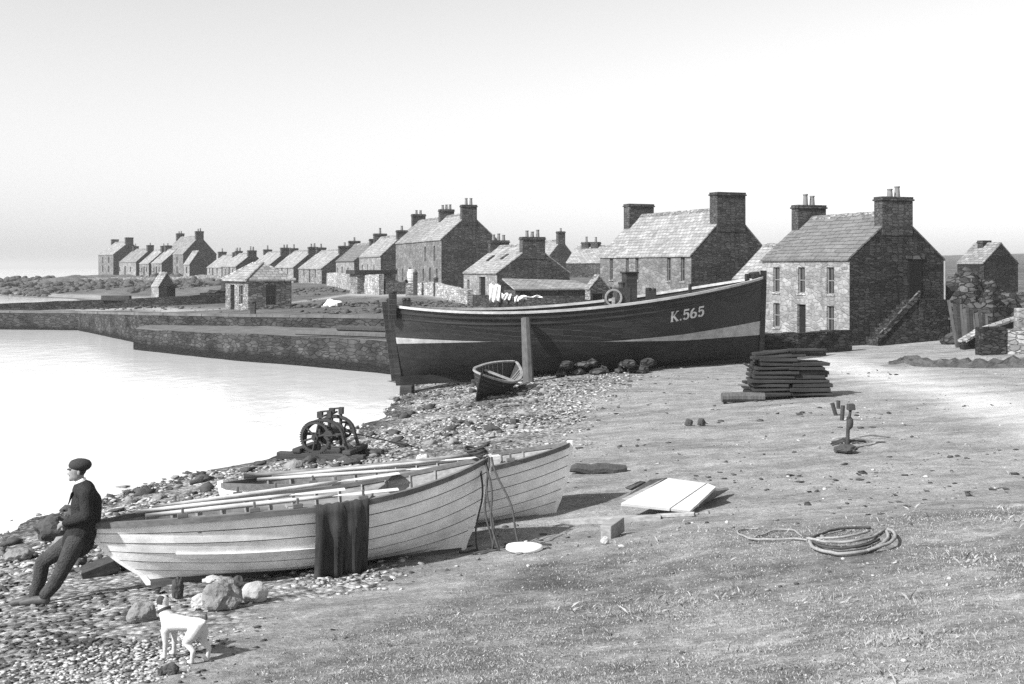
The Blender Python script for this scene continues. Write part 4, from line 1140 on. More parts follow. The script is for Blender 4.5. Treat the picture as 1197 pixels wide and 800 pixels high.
def rowing_boat(label, loc, rz, L, B, hs, hm, hb, rs, rb, nst=6, roll=0.0, pitch=0.0, mats=('hull_white', 'rail', 'keel'), thwarts=(.25, .5, .73), group=None, name='rowing_boat', bilge=None, inner='wood_grey'):
    root = thing(name, label, 'boat', loc, rz, group)
    root.rotation_euler = (roll, pitch, rz)
    H = Hull(L, B, lambda u: .10 + .03 * (2 * u - 1) ** 4, lambda u: hm + (hs - hm) * max(0, 1 - 2 * u) ** 1.7 + (hb - hm) * max(0, 2 * u - 1) ** 1.8, rs, rb)
    us = [i / 40 for i in range(41)]
    us = [.5 - .5 * math.cos(math.pi * u) * (.75 + .25 * abs(math.cos(math.pi * u))) for u in us]
    us[0], us[-1] = 0, 1
    gl = [(k / nst) ** .9 for k in range(nst + 1)]
    mb = MB()
    for side in (-1, 1):
        rows = []
        for u in us:
            e = abs(2 * u - 1); lap = .013 * (1 - e ** 6)
            r = []
            for k in range(nst):
                r.append(H.pt(u, gl[k], side, lap if k else 0))
                r.append(H.pt(u, (gl[k] + gl[k + 1]) / 2, side, lap * .5 if k else 0))
                r.append(H.pt(u, gl[k + 1] - .013, side, lap * .1 if k else 0))
                r.append(H.pt(u, gl[k + 1], side, 0))
            rows.append(r)
        mb.grid(rows, matf=lambda i, k: 1 if (k % 4 in (2, 3) and k < 4 * nst - 2) else 0)
    ho = mb.build('hull', [M[mats[0]], M['seam']], root, solid=.0)
    inn = MB()
    for side in (-1, 1):
        inn.grid([[H.pt(u, g, side, -.022) for g in [i / 8 for i in range(9)]] for u in us[2:-2]])
    inn.build('inner_planking', M[inner], root)
    for side in (-1, 1):   # gunwale: rubbing strake and cap
        r = MB(); rows = []
        for u in us:
            p = H.pt(u, 1, side)
            o_ = Vector((0, side, 0)) * (1 if abs(2 * u - 1) < .995 else .4)
            rows.append([p + o_ * .032 + Vector((0, 0, -.05)), p + o_ * .038 + Vector((0, 0, .018)), p - o_ * .05 + Vector((0, 0, .02)), p - o_ * .05 + Vector((0, 0, -.03)), p + o_ * .0 + Vector((0, 0, -.05))])
        r.grid(rows); r.build('gunwale', M[mats[1]], root)
    # keel, stem and sternpost
    k = MB()
    xs = [rs + (L - rb - rs) * i / 14 for i in range(15)]
    k.grid([[(x, -.03, .13), (x, -.03, 0.0), (x, .03, 0.0), (x, .03, .13)] for x in xs]); k.build('keel', M[mats[2]], root)
    for end in (0, 1):
        s = MB(); rows = []
        for i in range(15):
            g = i / 14 * 1.0
            p = H.pt(end, g, 1); p.y = 0
            dx = .05 if end else -.05
            zz = p.z if g < 1 else p.z + .045
            if i == 0: zz = .06
            rows.append([(p.x - dx * .6, -.026, zz), (p.x + dx, -.02, zz), (p.x + dx, .02, zz), (p.x - dx * .6, .026, zz)])
        s.grid(rows); s.add(rows[-1], [(0, 1, 2, 3)])
        s.build('stem' if end else 'sternpost', M[mats[0]] if end else M[mats[0]], root)
    for t in thwarts:
        b = MB()
        z = H.zs(t) - .17
        g = H.g_at(t, z); w = abs(H.pt(t, g, 1).y) - .02
        x = H.pt(t, g, 1).x
        b.box((x, 0, z), (.2, 2 * w, .035)); b.build('thwart', M['wood_grey'], root, bevel=.005)
    fl = MB(); rows = []
    for u in us[4:-4]:
        z = H.zk(u) + .13; g = H.g_at(u, z); p = H.pt(u, g, 1)
        rows.append([(p.x, -p.y + .025, z), (p.x, 0, z - .01), (p.x, p.y - .025, z)])
    fl.grid(rows); fl.build('bottom_boards', M['wood_grey'], root)
    for t in [i / 16 for i in range(2, 15)]:
        for side in (-1, 1):
            b = MB(); b.tube([H.pt(t, .25 + .73 * i / 6, side, -.035) for i in range(7)], .016, 5)
            b.build('frame_rib', M['wood_grey'], root)
    if bilge:
        b = MB(); b_us = [bilge[0] + (bilge[1] - bilge[0]) * i / 14 for i in range(15)]
        b.grid([[H.pt(u, bilge[2] - .02, -1, .01), H.pt(u, bilge[2] - .025, -1, .065), H.pt(u, bilge[2] + .05, -1, .055), H.pt(u, bilge[2] + .06, -1, .005)] for u in b_us])
        b.build('bilge_rail', M['board'], root)
    return root, H

# first white boat: stern by the leaning man
stern1 = Vector((X_at(108, 13.55), 13.55)); bow1 = Vector((X_at(574, 15.3), 15.3))
v = bow1 - stern1
Lb1 = v.length; rz1 = math.atan2(v.y, v.x)
zk1a, zk1b = Z_at(695, 13.4), Z_at(650, 15.0)
pitch1 = -math.atan2(zk1b - zk1a, Lb1 * .85)
hs1 = Z_at(608, 13.55) - zk1a; hb1 = Z_at(533, 15.3) - zk1b
boat1, HB1 = rowing_boat('white clinker rowing boat nearest the camera with dark canvas hung over its side', (stern1.x, stern1.y, zk1a - .06), rz1, Lb1, .86, hs1 + .0, .93, hb1 + .02, .66, .42,
                         roll=-.07, pitch=pitch1, bilge=(.16, .62, .48))
stern2 = Vector((X_at(262, 16.3), 16.3)); bow2 = Vector((X_at(671, 17.3), 17.3))
v = bow2 - stern2; Lb2 = v.length; rz2 = math.atan2(v.y, v.x)
zk2b = Z_at(622, 16.6); zk2a = zk2b - .25
boat2, HB2 = rowing_boat('white clinker rowing boat lying behind the nearer one, its tall bow at right', (stern2.x, stern2.y, zk2a), rz2, Lb2, .85, 1.0, .95, Z_at(519, 17.3) - zk2b, .5, .34,
                         roll=-.05, pitch=-math.atan2(.25, Lb2))
def bw_pt(root, x, y, z):
    bpy.context.view_layer.update()
    return root.matrix_world @ Vector((x, y, z))
bpy.context.view_layer.update()

def pole(name, label, cat, a, b_, r0, r1, mat='wood_pale', group=None, blade=None, n=8):
    a, b_ = Vector(a), Vector(b_)
    d = (b_ - a)
    q = MB()
    if blade is None:
        q.tube([a.lerp(b_, i / 10) - a + Vector((0, 0, -.03 * math.sin(math.pi * i / 10))) for i in range(11)], [r0 + (r1 - r0) * i / 10 for i in range(11)], n)
        o = q.build(name, M[mat], smooth=True); o.location = a
        return tag(o, label, cat, group)
    root = thing(name, label, cat, a, 0, group)
    q.tube([a.lerp(b_, .75 * i / 6) - a for i in range(7)], [r0, r0 * 1.1, r0 * 1.2, r0 * 1.2, r0 * 1.1, r0, r0 * .9], n)
    q.build('loom', M[mat], root, smooth=True)
    t = d.normalized(); s = t.cross(Vector((0, 0, 1))).normalized(); upv = s.cross(t)
    q = MB(); rows = []
    for i in range(7):
        f = .72 + .28 * i / 6; w = .02 + blade * min(1, i / 2.5) * .5; c = a.lerp(b_, f) - a
        rows.append([c - s * w, c + upv * .014, c + s * w, c - upv * .014, c - s * w])
    q.grid(rows); q.build('blade', M[mat], root)
    return root
# oars and spars laid along the boats
def on1(u, side, dz=.06, inb=.1):
    p = HB1.pt(u, 1, side); p.y -= side * inb; p.z += dz
    return boat1.matrix_world @ p
def on2(u, side, dz=.06, inb=.1):
    p = HB2.pt(u, 1, side); p.y -= side * inb; p.z += dz
    return boat2.matrix_world @ p
pole('oar', 'pale oar lying along the near gunwale of the nearest boat', 'oar', on1(.12, -1, .05, .18), on1(.72, -1, .03, .16), .026, .026, 'wood_pale', blade=.14)
pole('oar', 'pale oar across the stern quarter of the nearest boat, inner of the two', 'oar', on1(.10, -1, .07, .42), on1(.60, -1, .10, .62), .024, .026, 'board', blade=.14)
pole('oar', 'oar along the far gunwale of the nearest boat', 'oar', on1(.14, 1, .05, .12), on1(.78, 1, .05, .12), .026, .026, 'wood_pale', blade=.13)
pole('spar', 'long thin mast laid lengthwise in the far boat', 'spar', on2(.06, 1, .07, .05), on2(.72, 1, .05, .12), .04, .03, 'wood_grey')
pole('oar', 'oar with white blade lying lengthwise in the far boat', 'oar', on2(.10, -1, .06, .2), on2(.66, -1, .06, .3), .025, .026, 'board', blade=.15)
pole('oar', 'slender oar in the middle of the far boat', 'oar', on2(.14, 1, .07, .5), on2(.8, 1, .0, .25), .024, .024, 'wood_pale', blade=.12)
# rowlock chocks are parts of the boats
for root, H, us_ in ((boat1, HB1, (.2, .36, .46, .62)), (boat2, HB2, (.25, .45, .62, .8))):
    for u in us_:
        for side in (-1, 1):
            p = H.pt(u, 1, side)
            q = MB(); q.box((p.x, p.y - side * .01, p.z + .045), (.12, .05, .05)); q.box((p.x, p.y - side * .01, p.z + .1), (.03, .03, .08)); q.build('rowlock', M['rail'], root, bevel=.006)
# canvas over the side of the near boat
q = MB(); rows = []
ua, ub = .50, .632
for i in range(19):
    u = ua + (ub - ua) * i / 18
    wv = .03 * math.sin(i * 1.05) + .018 * math.sin(i * 2.9 + 1)
    col_ = []
    for k in range(6):
        f = 1 - k / 5
        p = HB1.pt(u, 1, -1); col_.append(p + Vector((0, .05 + .16 * f, .035 + .008 * math.sin(i * 2.0 + k) - .05 * f)))
    p = HB1.pt(u, 1, -1); col_.append(p + Vector((0, -.06, .03)))
    for k in range(1, 13):
        z = p.z - .86 * k / 12 * (1 + .02 * math.sin(i * .9))
        hp_ = HB1.pt(u, HB1.g_at(u, max(z, .12)), -1, .05)
        yy = min(hp_.y, p.y - .05) if k < 5 else min(hp_.y, p.y - .05 + .012 * (k - 4))
        col_.append(Vector((p.x + (.015 * k / 12) * math.sin(i) - .002 * k, yy - wv * (.3 + k / 12) - .01, z)))
    rows.append(col_)
q.grid(rows)
cv = q.build('canvas_cover', M['sack'], smooth=True)
cv.location = boat1.location; cv.rotation_euler = boat1.rotation_euler
md = cv.modifiers.new('solid', 'SOLIDIFY'); md.thickness = .014
tag(cv, 'dark worn canvas hanging over the side of the nearest boat', 'canvas')
# ropes made fast round the bow of the near boat
rp = thing('mooring_rope', 'dark ropes looped over the nearest bow and trailing to the ground', 'rope', on1(.96, -1, 0, 0))
O = Vector(rp.location)
hd = boat1.matrix_world @ (HB1.pt(1, 1, 1) * 1.0)
q = MB()
for k in range(4):
    pts = []
    for i in range(25):
        a = 2 * math.pi * i / 24
        pts.append(hd + Vector((-.12 + .13 * math.cos(a) - .02 * k, .11 * math.sin(a), .03 + .028 * k + .02 * math.sin(a * 2 + k))) - O)
    q.tube(pts, .016, 6)
q.build('lashing', M['rope_dark'], rp, smooth=True)
for k, (dx, dy, ex_) in enumerate(((-.10, -.16, -.02), (-.03, -.2, .12), (.03, -.22, .05), (.06, -.2, .38), (-.05, -.22, .22))):
    q = MB(); g0 = hd + Vector((dx, dy * .6, .02)); gx_, gy_ = hd.x + dx + ex_, hd.y - .45 - .1 * k
    g1 = Vector((gx_, gy_, T(gx_, gy_) + .01))
    pts = []
    for i in range(14):
        t = i / 13
        p = g0.lerp(g1, t); p.x += .06 * math.sin(t * 5 + k * 1.7) * math.sin(math.pi * t); p.y -= .12 * math.sin(math.pi * t * .8)
        p.z = max(p.z, T(p.x, p.y) + .01) if i > 10 else p.z
        pts.append(p - O)
    for j in range(5):
        x2, y2 = g1.x + .1 * j * (1 if k % 2 else -.6), g1.y + .03 * math.sin(j * 2 + k)
        pts.append(Vector((x2, y2, T(x2, y2) + .012)) - O)
    q.tube(pts, .014, 6); q.build('rope_strand', M['rope_dark'], rp, smooth=True)

# ------------------------------------------------------------------ the tarred fishing boat
sA = Vector((X_at(457, 43.2), 43.2)); sB = Vector((X_at(891, 45.2), 45.2))
v = sB - sA; LK = v.length; rzK = math.atan2(v.y, v.x)
kb = thing('fishing_boat', 'large tarred fishing boat hauled out ashore, numbered K.565 at its bow', 'fishing boat', (sA.x, sA.y, 0), rzK)
def zsK(u):
    t = [0, .13, .36, .61, .81, 1.0]; z = [3.38, 3.13, 3.2, 3.5, 3.85, 4.42]
    # smooth sheer through measured heights
    c = np.polyfit(t, z, 3); return float(np.polyval(c, u))
KH = Hull(LK, 2.15, lambda u: .62 + .55 * u, zsK, .35, .12, q=.30, ps=2.6, a=1.7, pw=.75, rexp=1.3)
us = [.5 - .5 * math.cos(math.pi * i / 60) for i in range(61)]
zbot = lambda u: 2.07 - .16 * max(0, 1 - u / .27) + .22 * max(0, (u - .5) / .5) - .16 * max(0, min(1, (u - .45) / .3))
ztop = lambda u: zbot(u) + .24 * max(0, 1 - u / .24) ** 1.1 + .56 * max(0, (u - .54) / .46) ** 1.1 + .002
mb = MB()
NR = 0
for side in (-1, 1):
    rows = []
    for u in us:
        gb, gt, gs = KH.g_at(u, zbot(u)), KH.g_at(u, ztop(u)), 1.0
        gl = [gb * (i / 8) for i in range(9)] + [gt] + [gt + (1 - gt) * i / 8 for i in range(1, 9)]
        rows.append([KH.pt(u, g, side) for g in gl])
    mb.grid(rows, matf=lambda i, k: 1 if k == 8 else (2 if k < 8 else 0))
M['hull_under'] = mat_wood('antifouled_hull', .022, .5, 'x', .7, 5)
mb.build('hull', [M['hull_black'], M['boot'], M['hull_under']], kb, smooth=True)
for side in (-1, 1):
    for nm, dz, th, w, mt in (('cap_rail', 0.0, .09, .14, 'caprail'), ('rubbing_strake', -.20, .09, .07, 'hull_black'), ('rubbing_strake', -.42, .07, .05, 'hull_black')):
        q = MB(); rows = []
        for u in us:
            z = zsK(u) + dz; p = KH.pt(u, KH.g_at(u, z), side)
            rows.append([p + Vector((0, side * w * .55, -th / 2)), p + Vector((0, side * w * .6, th / 2)), p + Vector((0, -side * w * .6, th / 2)), p + Vector((0, -side * w * .6, -th / 2)), p + Vector((0, side * w * .55, -th / 2))])
        q.grid(rows); q.build(nm, M[mt], kb)
q = MB(); rows = []
for u in us[1:-1]:
    z = zsK(u) - .55; p = KH.pt(u, KH.g_at(u, z), 1); rows.append([(p.x, -p.y + .03, z), (p.x, 0, z + .06), (p.x, p.y - .03, z)])
q.grid(rows); q.build('deck', M['wood_grey'], kb)
q = MB(); q.grid([[(x, -.12, KH.zk((x) / LK) + .05), (x, -.1, KH.zk(x / LK) - .30), (x, .1, KH.zk(x / LK) - .30), (x, .12, KH.zk(x / LK) + .05)] for x in [.35 + (LK - .47) * i / 20 for i in range(21)]])
q.build('keel', M['hull_under'], kb)
for end in (0, 1):
    q = MB(); rows = []
    for i in range(13):
        g = i / 12; p = KH.pt(end, g, 1); p.y = 0; dx = .16 if end else -.16
        z = p.z + (.28 if i == 12 else 0) - (.3 if i == 0 else 0)
        rows.append([(p.x - dx * .3, -.09, z), (p.x + dx, -.07, z), (p.x + dx, .07, z), (p.x - dx * .3, .09, z)])
    q.grid(rows); q.add(rows[-1], [(0, 1, 2, 3)]); q.build('stem' if end else 'sternpost', M['hull_black'], kb)
# rudder head, bitts, hatch, winch and stem-head timber on deck
q = MB(); q.hexa([(.02, -.05, .5), (.34, -.05, .5), (.34, .05, .5), (.02, .05, .5), (-.36, -.05, 3.5), (-.1, -.05, 3.5), (-.1, .05, 3.5), (-.36, .05, 3.5)]); q.build('rudder', M['hull_black'], kb, bevel=.02)
def onK(px, side=-1, inb=.35):
    """deck position seen at photo column px"""
    best = min((abs((598.5 + F * (kb.matrix_world @ Vector((LK * u, side * 1.0, 3))).x / (kb.matrix_world @ Vector((LK * u, side * 1.0, 3))).y) - px), u) for u in [i / 300 for i in range(301)])
    return best[1]
bpy.context.view_layer.update()
def deckz(u): return zsK(u) - .5
for px, h, w in ((459, 1.0, .3), (473, .78, .16), (478, .8, .16), (713, .95, .14), (763, .85, .2), (768, .8, .2), (812, .75, .12)):
    u = onK(px); q = MB(); q.box((LK * u, -.4, deckz(u) + h / 2), (w, w, h)); q.lathe([(w * .55, deckz(u) + h), (w * .6, deckz(u) + h + .06), (.02, deckz(u) + h + .08)], (LK * u, -.4, 0), 8)
    q.build('bitt', M['hull_black'], kb, bevel=.02)
ub = onK(742); uc = onK(733)
ch = MB(); ch.box((LK * ub, -.1, deckz(ub) + .7), (.44, .75, 1.75)); ch.box((LK * ub, -.1, deckz(ub) + 1.6), (.56, .9, .07)); ch.build('companionway', M['hull_black'], kb, bevel=.02)
ch = MB(); ch.box((LK * uc, -.1, deckz(uc) + .5), (.5, .8, 1.1)); ch.lathe([(.14, 1.0), (.14, 1.2), (.17, 1.2), (.17, 1.26), (.03, 1.28)], (LK * uc, -.1, deckz(uc)), 12); ch.build('boiler_casing', M['iron'], kb, bevel=.02)
u = onK(721); q = MB(); q.lathe([(.34, -.03), (.34, .03), (.27, .03), (.27, -.03), (.34, -.03)], (LK * u, -.55, deckz(u) + .72), 18, 'y'); q.box((LK * u, -.5, deckz(u) + .35), (.1, .1, .75)); q.build('hand_wheel', M['wood_grey'], kb)
u = .985; q = MB(); q.box((LK * u - .1, 0, zsK(1) + .1), (.3, .5, .24), (0, -.2, 0)); q.box((LK * .96, .1, zsK(.96) + .12), (.16, .2, .3)); q.build('stem_head_chock', M['hull_black'], kb, bevel=.03)
# painted fishing number, drawn as thick strokes laid on the planking
def glyph_quads(ch_):
    V, Hh, D_ = .24, .12, .17       # stroke widths: upright, level, diagonal
    q = []
    def st(x0, y0, x1, y1, w):
        d = Vector((x1 - x0, y1 - y0)); n = Vector((-d.y, d.x)).normalized() * w / 2
        k = 6
        for i in range(k):
            a = Vector((x0, y0)) + d * (i / k); b_ = Vector((x0, y0)) + d * ((i + 1) / k)
            q.append([a - n, b_ - n, b_ + n, a + n])
    def arc(cx_, cy, rx, ry, a0, a1, wx, wy, k=16):
        for i in range(k):
            pts = []
            for t in (a0 + (a1 - a0) * i / k, a0 + (a1 - a0) * (i + 1) / k):
                c, s = math.cos(R(t)), math.sin(R(t))
                w = abs(c) * wx + abs(s) * wy
                pts.append((Vector((cx_ + (rx - w / 2) * c, cy + (ry - w / 2) * s)), Vector((cx_ + (rx + w / 2) * c, cy + (ry + w / 2) * s))))
            q.append([pts[0][0], pts[0][1], pts[1][1], pts[1][0]])
    if ch_ == 'K':
        st(.13, 0, .13, 1, .2); st(0, .045, .28, .045, .09); st(0, .955, .28, .955, .09)
        st(.2, .42, .62, .96, .09); st(.3, .52, .68, .04, .19); st(.5, .955, .78, .955, .09); st(.54, .045, .82, .045, .09)
        return q, .92
    if ch_ == '.':
        st(.02, .08, .18, .08, .16); return q, .30
    if ch_ == '5':
        st(.08, .92, .60, .92, .17); st(.12, .50, .12, .93, .12); arc(.32, .34, .25, .29, 150, -150, .2, .1); return q, .76
    if ch_ == '6':
        arc(.34, .30, .25, .25, 0, 360, .2, .09); arc(.42, .42, .34, .50, 95, 190, .2, .1); return q, .78
q = MB(); ht = .40
u0 = onK(777); x0 = LK * u0
bpy.context.view_layer.update()
zmid = None
xcur = 0
for ch_ in 'K.565':
    gq, adv = glyph_quads(ch_)
    for quad in gq:
        vs_ = []
        for p in quad:
            x = x0 + (xcur + p.x) * ht * 1.02; u = min(max(x / LK, 0), 1)
            z = zsK(u) - .93 + p.y * ht * (1 if ch_ != '.' else 1)
            g = KH.g_at(u, z); s_ = KH.pt(u, g, -1, .008)
            vs_.append((x, s_.y, z))
        q.add(vs_, [(0, 1, 2, 3)])
    xcur += adv
q.build('lettering', M['board'], kb, uv=False)
# prop, keel blocks
a = GD(617, 41.0)
q = MB(); top = P(614.5, 372, 41.6) - a; foot = P(618, 453, 41.0) - a
q.tube([foot, foot.lerp(top, .5), top], [.2, .19, .17], 8); q.build('prop_leg', M['wood_post'])
o = bpy.data.objects['prop_leg']; o.location = a; tag(o, 'stout upright timber leg propping the tarred hull amidships', 'prop')
for px, D, s, zt, lab in ((476, 43.2, (.5, .9, .75), .34, 'dark block under the stern of the tarred boat, at the water edge'), (560, 43.6, (.6, 1.2, .8), .55, 'timber block under the after keel, behind the small tarred dinghy'), (795, 44.8, (.8, 1.2, .7), .85, 'timber block under the forward keel of the tarred boat')):
    q = MB(); q.box((0, 0, 0), s, jit=.03); o = q.build('keel_block', M['wood_dark'], bevel=.03); o.location = (X_at(px, D), D, zt - s[2] / 2); tag(o, lab, 'block')
for k in range(14):
    px = 664 + (k % 7) * 15 + rng.uniform(-7, 7); D = 42.4 + rng.uniform(-.3, .5); s = rng.uniform(.24, .42)
    g = GD(px, D); q = MB(); q.blob((0, 0, 0), (s, s * .7, s * .5), k + 50, 2, .25, rng.uniform(0, 3)); o = q.build('chock_stone', M['stone_rough']); o.location = g + Vector((0, .2 * (k // 7), .08 + rng.uniform(.2, .34) * (k // 7)))
    tag(o, 'rough stone packed under the middle of the tarred hull', 'stone', 'stones packed under the tarred boat')

# small dark dinghy lying on its bilge
g0 = G(566, 470)
dv = Vector((X_at(632, 41.6) - g0.x, 41.6 - g0.y))
rowing_boat('small dark tarred dinghy lying tilted on the shingle by the prop', (g0.x - .35, g0.y, g0.z - .02), math.atan2(dv.y, dv.x), 3.3, .68, .98, .74, .92, .22, .3, 5, roll=.32, pitch=-.06,
            mats=('hull_under', 'wood_grey', 'hull_under'), thwarts=(.3, .62), name='dinghy', inner='wood_dark')
# ------------------------------------------------------------------ the man leaning on the stern
D0 = 13.6
def mp(px, py, dy=0.0): return P(px, py, D0 + dy) - MO
MO = Vector((X_at(96, D0), D0, T(X_at(52, D0), D0)))
man = thing('person', 'man in flat cap and dark suit leaning on the white boat stern, legs crossed out', 'person', MO)
gA = Vector((X_at(46, D0 - .1), D0 - .1, 0)); gA.z = T(gA.x, gA.y)
gB = Vector((X_at(33, D0 + .14), D0 + .14, 0)); gB.z = T(gB.x, gB.y)
FA = gA - MO; FB = gB - MO
# body (skin): trunk, neck, head, both arms, both legs in one surface
V = []; E_ = []; Rr = []
def av(p, r, par=None):
    V.append(p); Rr.append(r)
    if par is not None: E_.append((par, len(V) - 1))
    return len(V) - 1
pel = av(mp(95, 627), (.13, .12))
sp1 = av(mp(101, 606), (.10, .10), pel)
sp2 = av(mp(101, 588), (.11, .10), sp1)
sp3 = av(mp(98, 574), (.09, .08), sp2)
nk = av(mp(95.5, 564.5), .055, sp3)
nk2 = av(mp(93, 560), .054, nk)
hd0 = av(mp(90, 555), (.076, .086), nk2)
hd1 = av(mp(90.5, 549), (.088, .100), hd0)
hd2 = av(mp(92, 542.5), (.058, .07), hd1)
nose = av(mp(79.6, 553.8), .014, hd0)
chin = av(mp(83, 560), .03, hd0)
arms = {}
for s, side in ((-1, 'near'), (1, 'far')):
    sh = av(mp(100.5, 577.5, s * .17), .045, sp3)
    el = av(mp(101.5 if s < 0 else 96, 603 if s < 0 else 601, s * .25), .047, sh)
    wr = av(mp(77 if s < 0 else 82, 611.5, s * .13), .033, el)
    ha = av(mp(72.5 if s < 0 else 77, 613.5, s * .07), .036, wr)
    arms[s] = (sh, el, wr, ha)
    for f in range(4):
        o_ = 0 if s < 0 else 4.5
        k1 = av(mp(69.5 + o_, 612.2 + f * 1.7, s * (.075 - .004 * f)), .0105, ha)
        k2 = av(mp(67.6 + o_, 614.6 + f * 1.5, s * .05), .009, k1)
        av(mp(68.8 + o_, 616.6 + f * 1.2, s * .035), .008, k2)
    th_ = av(mp(72 + o_, 610.5, s * .05), .011, ha); av(mp(69.5 + o_, 609.7, s * .03), .009, th_)
legs = {}
for s, hip, knee, ank, FT in ((-1, (89, 634), (71, 670), (53, 706), FA), (1, (85, 633), (50, 657), (39, 698), FB)):
    hp_ = av(mp(*hip, s * .1), .085, pel)
    kn = av(mp(*knee, s * .11), .058, hp_)
    an = av(Vector((mp(*ank, s * .1).x, FT.y, FT.z + .11)), .04, kn)
    he = av(Vector((mp(*ank, s * .1).x - .02, FT.y, FT.z + .055)), .042, an)
    to = av(Vector((he and V[he].x - .21, FT.y - .02, FT.z + .035)), .032, he)
    legs[s] = (hp_, kn, an, he, to)
body = skin('body', V, E_, Rr, [M['skin']], man, 2, voxel=.007, smooth_it=3)
# trousers
tv = [V[pel], ]; tr = [(.165, .155)]; te = []
for s in (-1, 1):
    hp_, kn, an, he, to = legs[s]
    b0 = len(tv)
    tv += [V[hp_], V[hp_].lerp(V[kn], .5), V[kn], V[kn].lerp(V[an], .5) + Vector((.012, 0, 0)), V[an] + Vector((0, 0, .02))]
    tr += [.125, .105, .086, .082, .072]
    te += [(0, b0)] + [(b0 + i, b0 + i + 1) for i in range(4)]
skin('trousers', tv, te, tr, [M['trouser']], man, 2)
# jacket: trunk skirt and sleeves
jv = [mp(91, 634), mp(97, 620), V[sp1], V[sp2], V[sp3], mp(96.5, 567.5)]
jr = [.185, .18, .17, .178, .135, .078]
je = [(i, i + 1) for i in range(5)]
for s in (-1, 1):
    sh, el, wr, ha = arms[s]
    b0 = len(jv)
    jv += [V[sh], V[sh].lerp(V[el], .55), V[el], V[el].lerp(V[wr], .55), V[wr].lerp(V[ha], -.05)]
    jr += [(.088, .088), (.078, .074), (.072, .07), (.062, .06), (.05, .05)]
    je += [(4, b0)] + [(b0 + i, b0 + i + 1) for i in range(4)]
jk = skin('jacket', jv, je, jr, [M['jacket']], man, 2, root=2)
for s in (-1, 1):   # lapels
    q = MB(); a = mp(91, 567, s * .05); b_ = mp(80.5, 590, s * .06); c = mp(84, 577, s * .12)
    q.add([a, b_, c, a + Vector((-.012, 0, .0)), b_ + Vector((-.014, 0, 0)), c + Vector((-.014, 0, 0))], [(0, 1, 2), (3, 5, 4), (0, 3, 4, 1), (1, 4, 5, 2), (2, 5, 3, 0)])
    q.build('lapel', M['jacket'], man)
q = MB()
cn = mp(94.3, 563.2); ax = (V[hd0] - V[nk]).normalized()
q.lathe([(.066, -.02), (.071, .0), (.069, .022), (.062, .02), (.062, -.02)], (0, 0, 0), 18, M=ax.to_track_quat('Z', 'Y').to_matrix())
o = q.build('collar', M['shirt'], man, smooth=True); o.location = cn
q = MB(); q.add([mp(86.5, 569, -.06), mp(86, 569, .06), mp(79, 588, 0.03), mp(79.3, 588, -.03), mp(88, 567, -.03), mp(88, 567, .03)], [(0, 3, 2, 1), (0, 1, 5, 4)])
q.build('shirt_front', M['shirt'], man)
# cap
cc = mp(93, 543.5)
q = MB(); q.blob((0, 0, 0), (.134, .118, .084), 3, 3, .08, 0, 0, flatbase=False)
o = q.build('cap', M['cap'], man, smooth=True); o.location = cc + Vector((.008, 0, -.004)); o.rotation_euler = (0, -.05, 0)
vz = MB(); rows = []
for i in range(9):
    a = R(-70 + 140 * i / 8)
    rows.append([Vector((-math.cos(a) * .10, math.sin(a) * .1, -.022)), Vector((-.05 - math.cos(a) * .105, math.sin(a) * .085, -.036)), Vector((-.05 - math.cos(a) * .105, math.sin(a) * .085, -.046)), Vector((-math.cos(a) * .10, math.sin(a) * .1, -.036))])
vz.grid(rows); vz.build('visor', M['cap'], o, smooth=True)
# hair at the nape, ears, eyes, brow, moustache
q = MB(); q.blob((0, 0, 0), (.05, .088, .065), 9, 3, .05, flatbase=False); o = q.build('hair', M['hair'], man, smooth=True); o.location = mp(95.5, 549.5)
for s in (-1, 1):
    q = MB(); q.blob((0, 0, 0), (.019, .011, .032), 4, 2, .1, flatbase=False); o = q.build('ear', M['skin'], man, smooth=True); o.location = mp(92, 553, s * .083)
    q = MB(); q.blob((0, 0, 0), (.006, .008, .005), 5, 2, .02, flatbase=False); o = q.build('eye', M['hair'], man, smooth=True); o.location = mp(83.7, 550.8, s * .035)
q = MB(); q.blob((0, 0, 0), (.014, .036, .012), 6, 2, .1, flatbase=False); o = q.build('moustache', M['hair'], man, smooth=True); o.location = mp(82.3, 555.9)
for s in (-1, 1):   # boots
    hp_, kn, an, he, to = legs[s]
    a, b_, c = V[an], V[he], V[to]
    skin('boot', [a + Vector((0, 0, .04)), b_ + Vector((.02, 0, .01)), b_.lerp(c, .5) + Vector((0, 0, .015)), c + Vector((-.03, 0, .005))], [(0, 1), (1, 2), (2, 3)], [(.055, .052), (.062, .055), (.052, .055), (.036, .042)], [M['boot_leather']], man, 2, root=1)

# ------------------------------------------------------------------ the dog
Dd = 9.75
gd = G(214, 771)
dog = thing('dog', 'white terrier with dark head and collar standing with its back to us', 'dog', gd, R(-26))
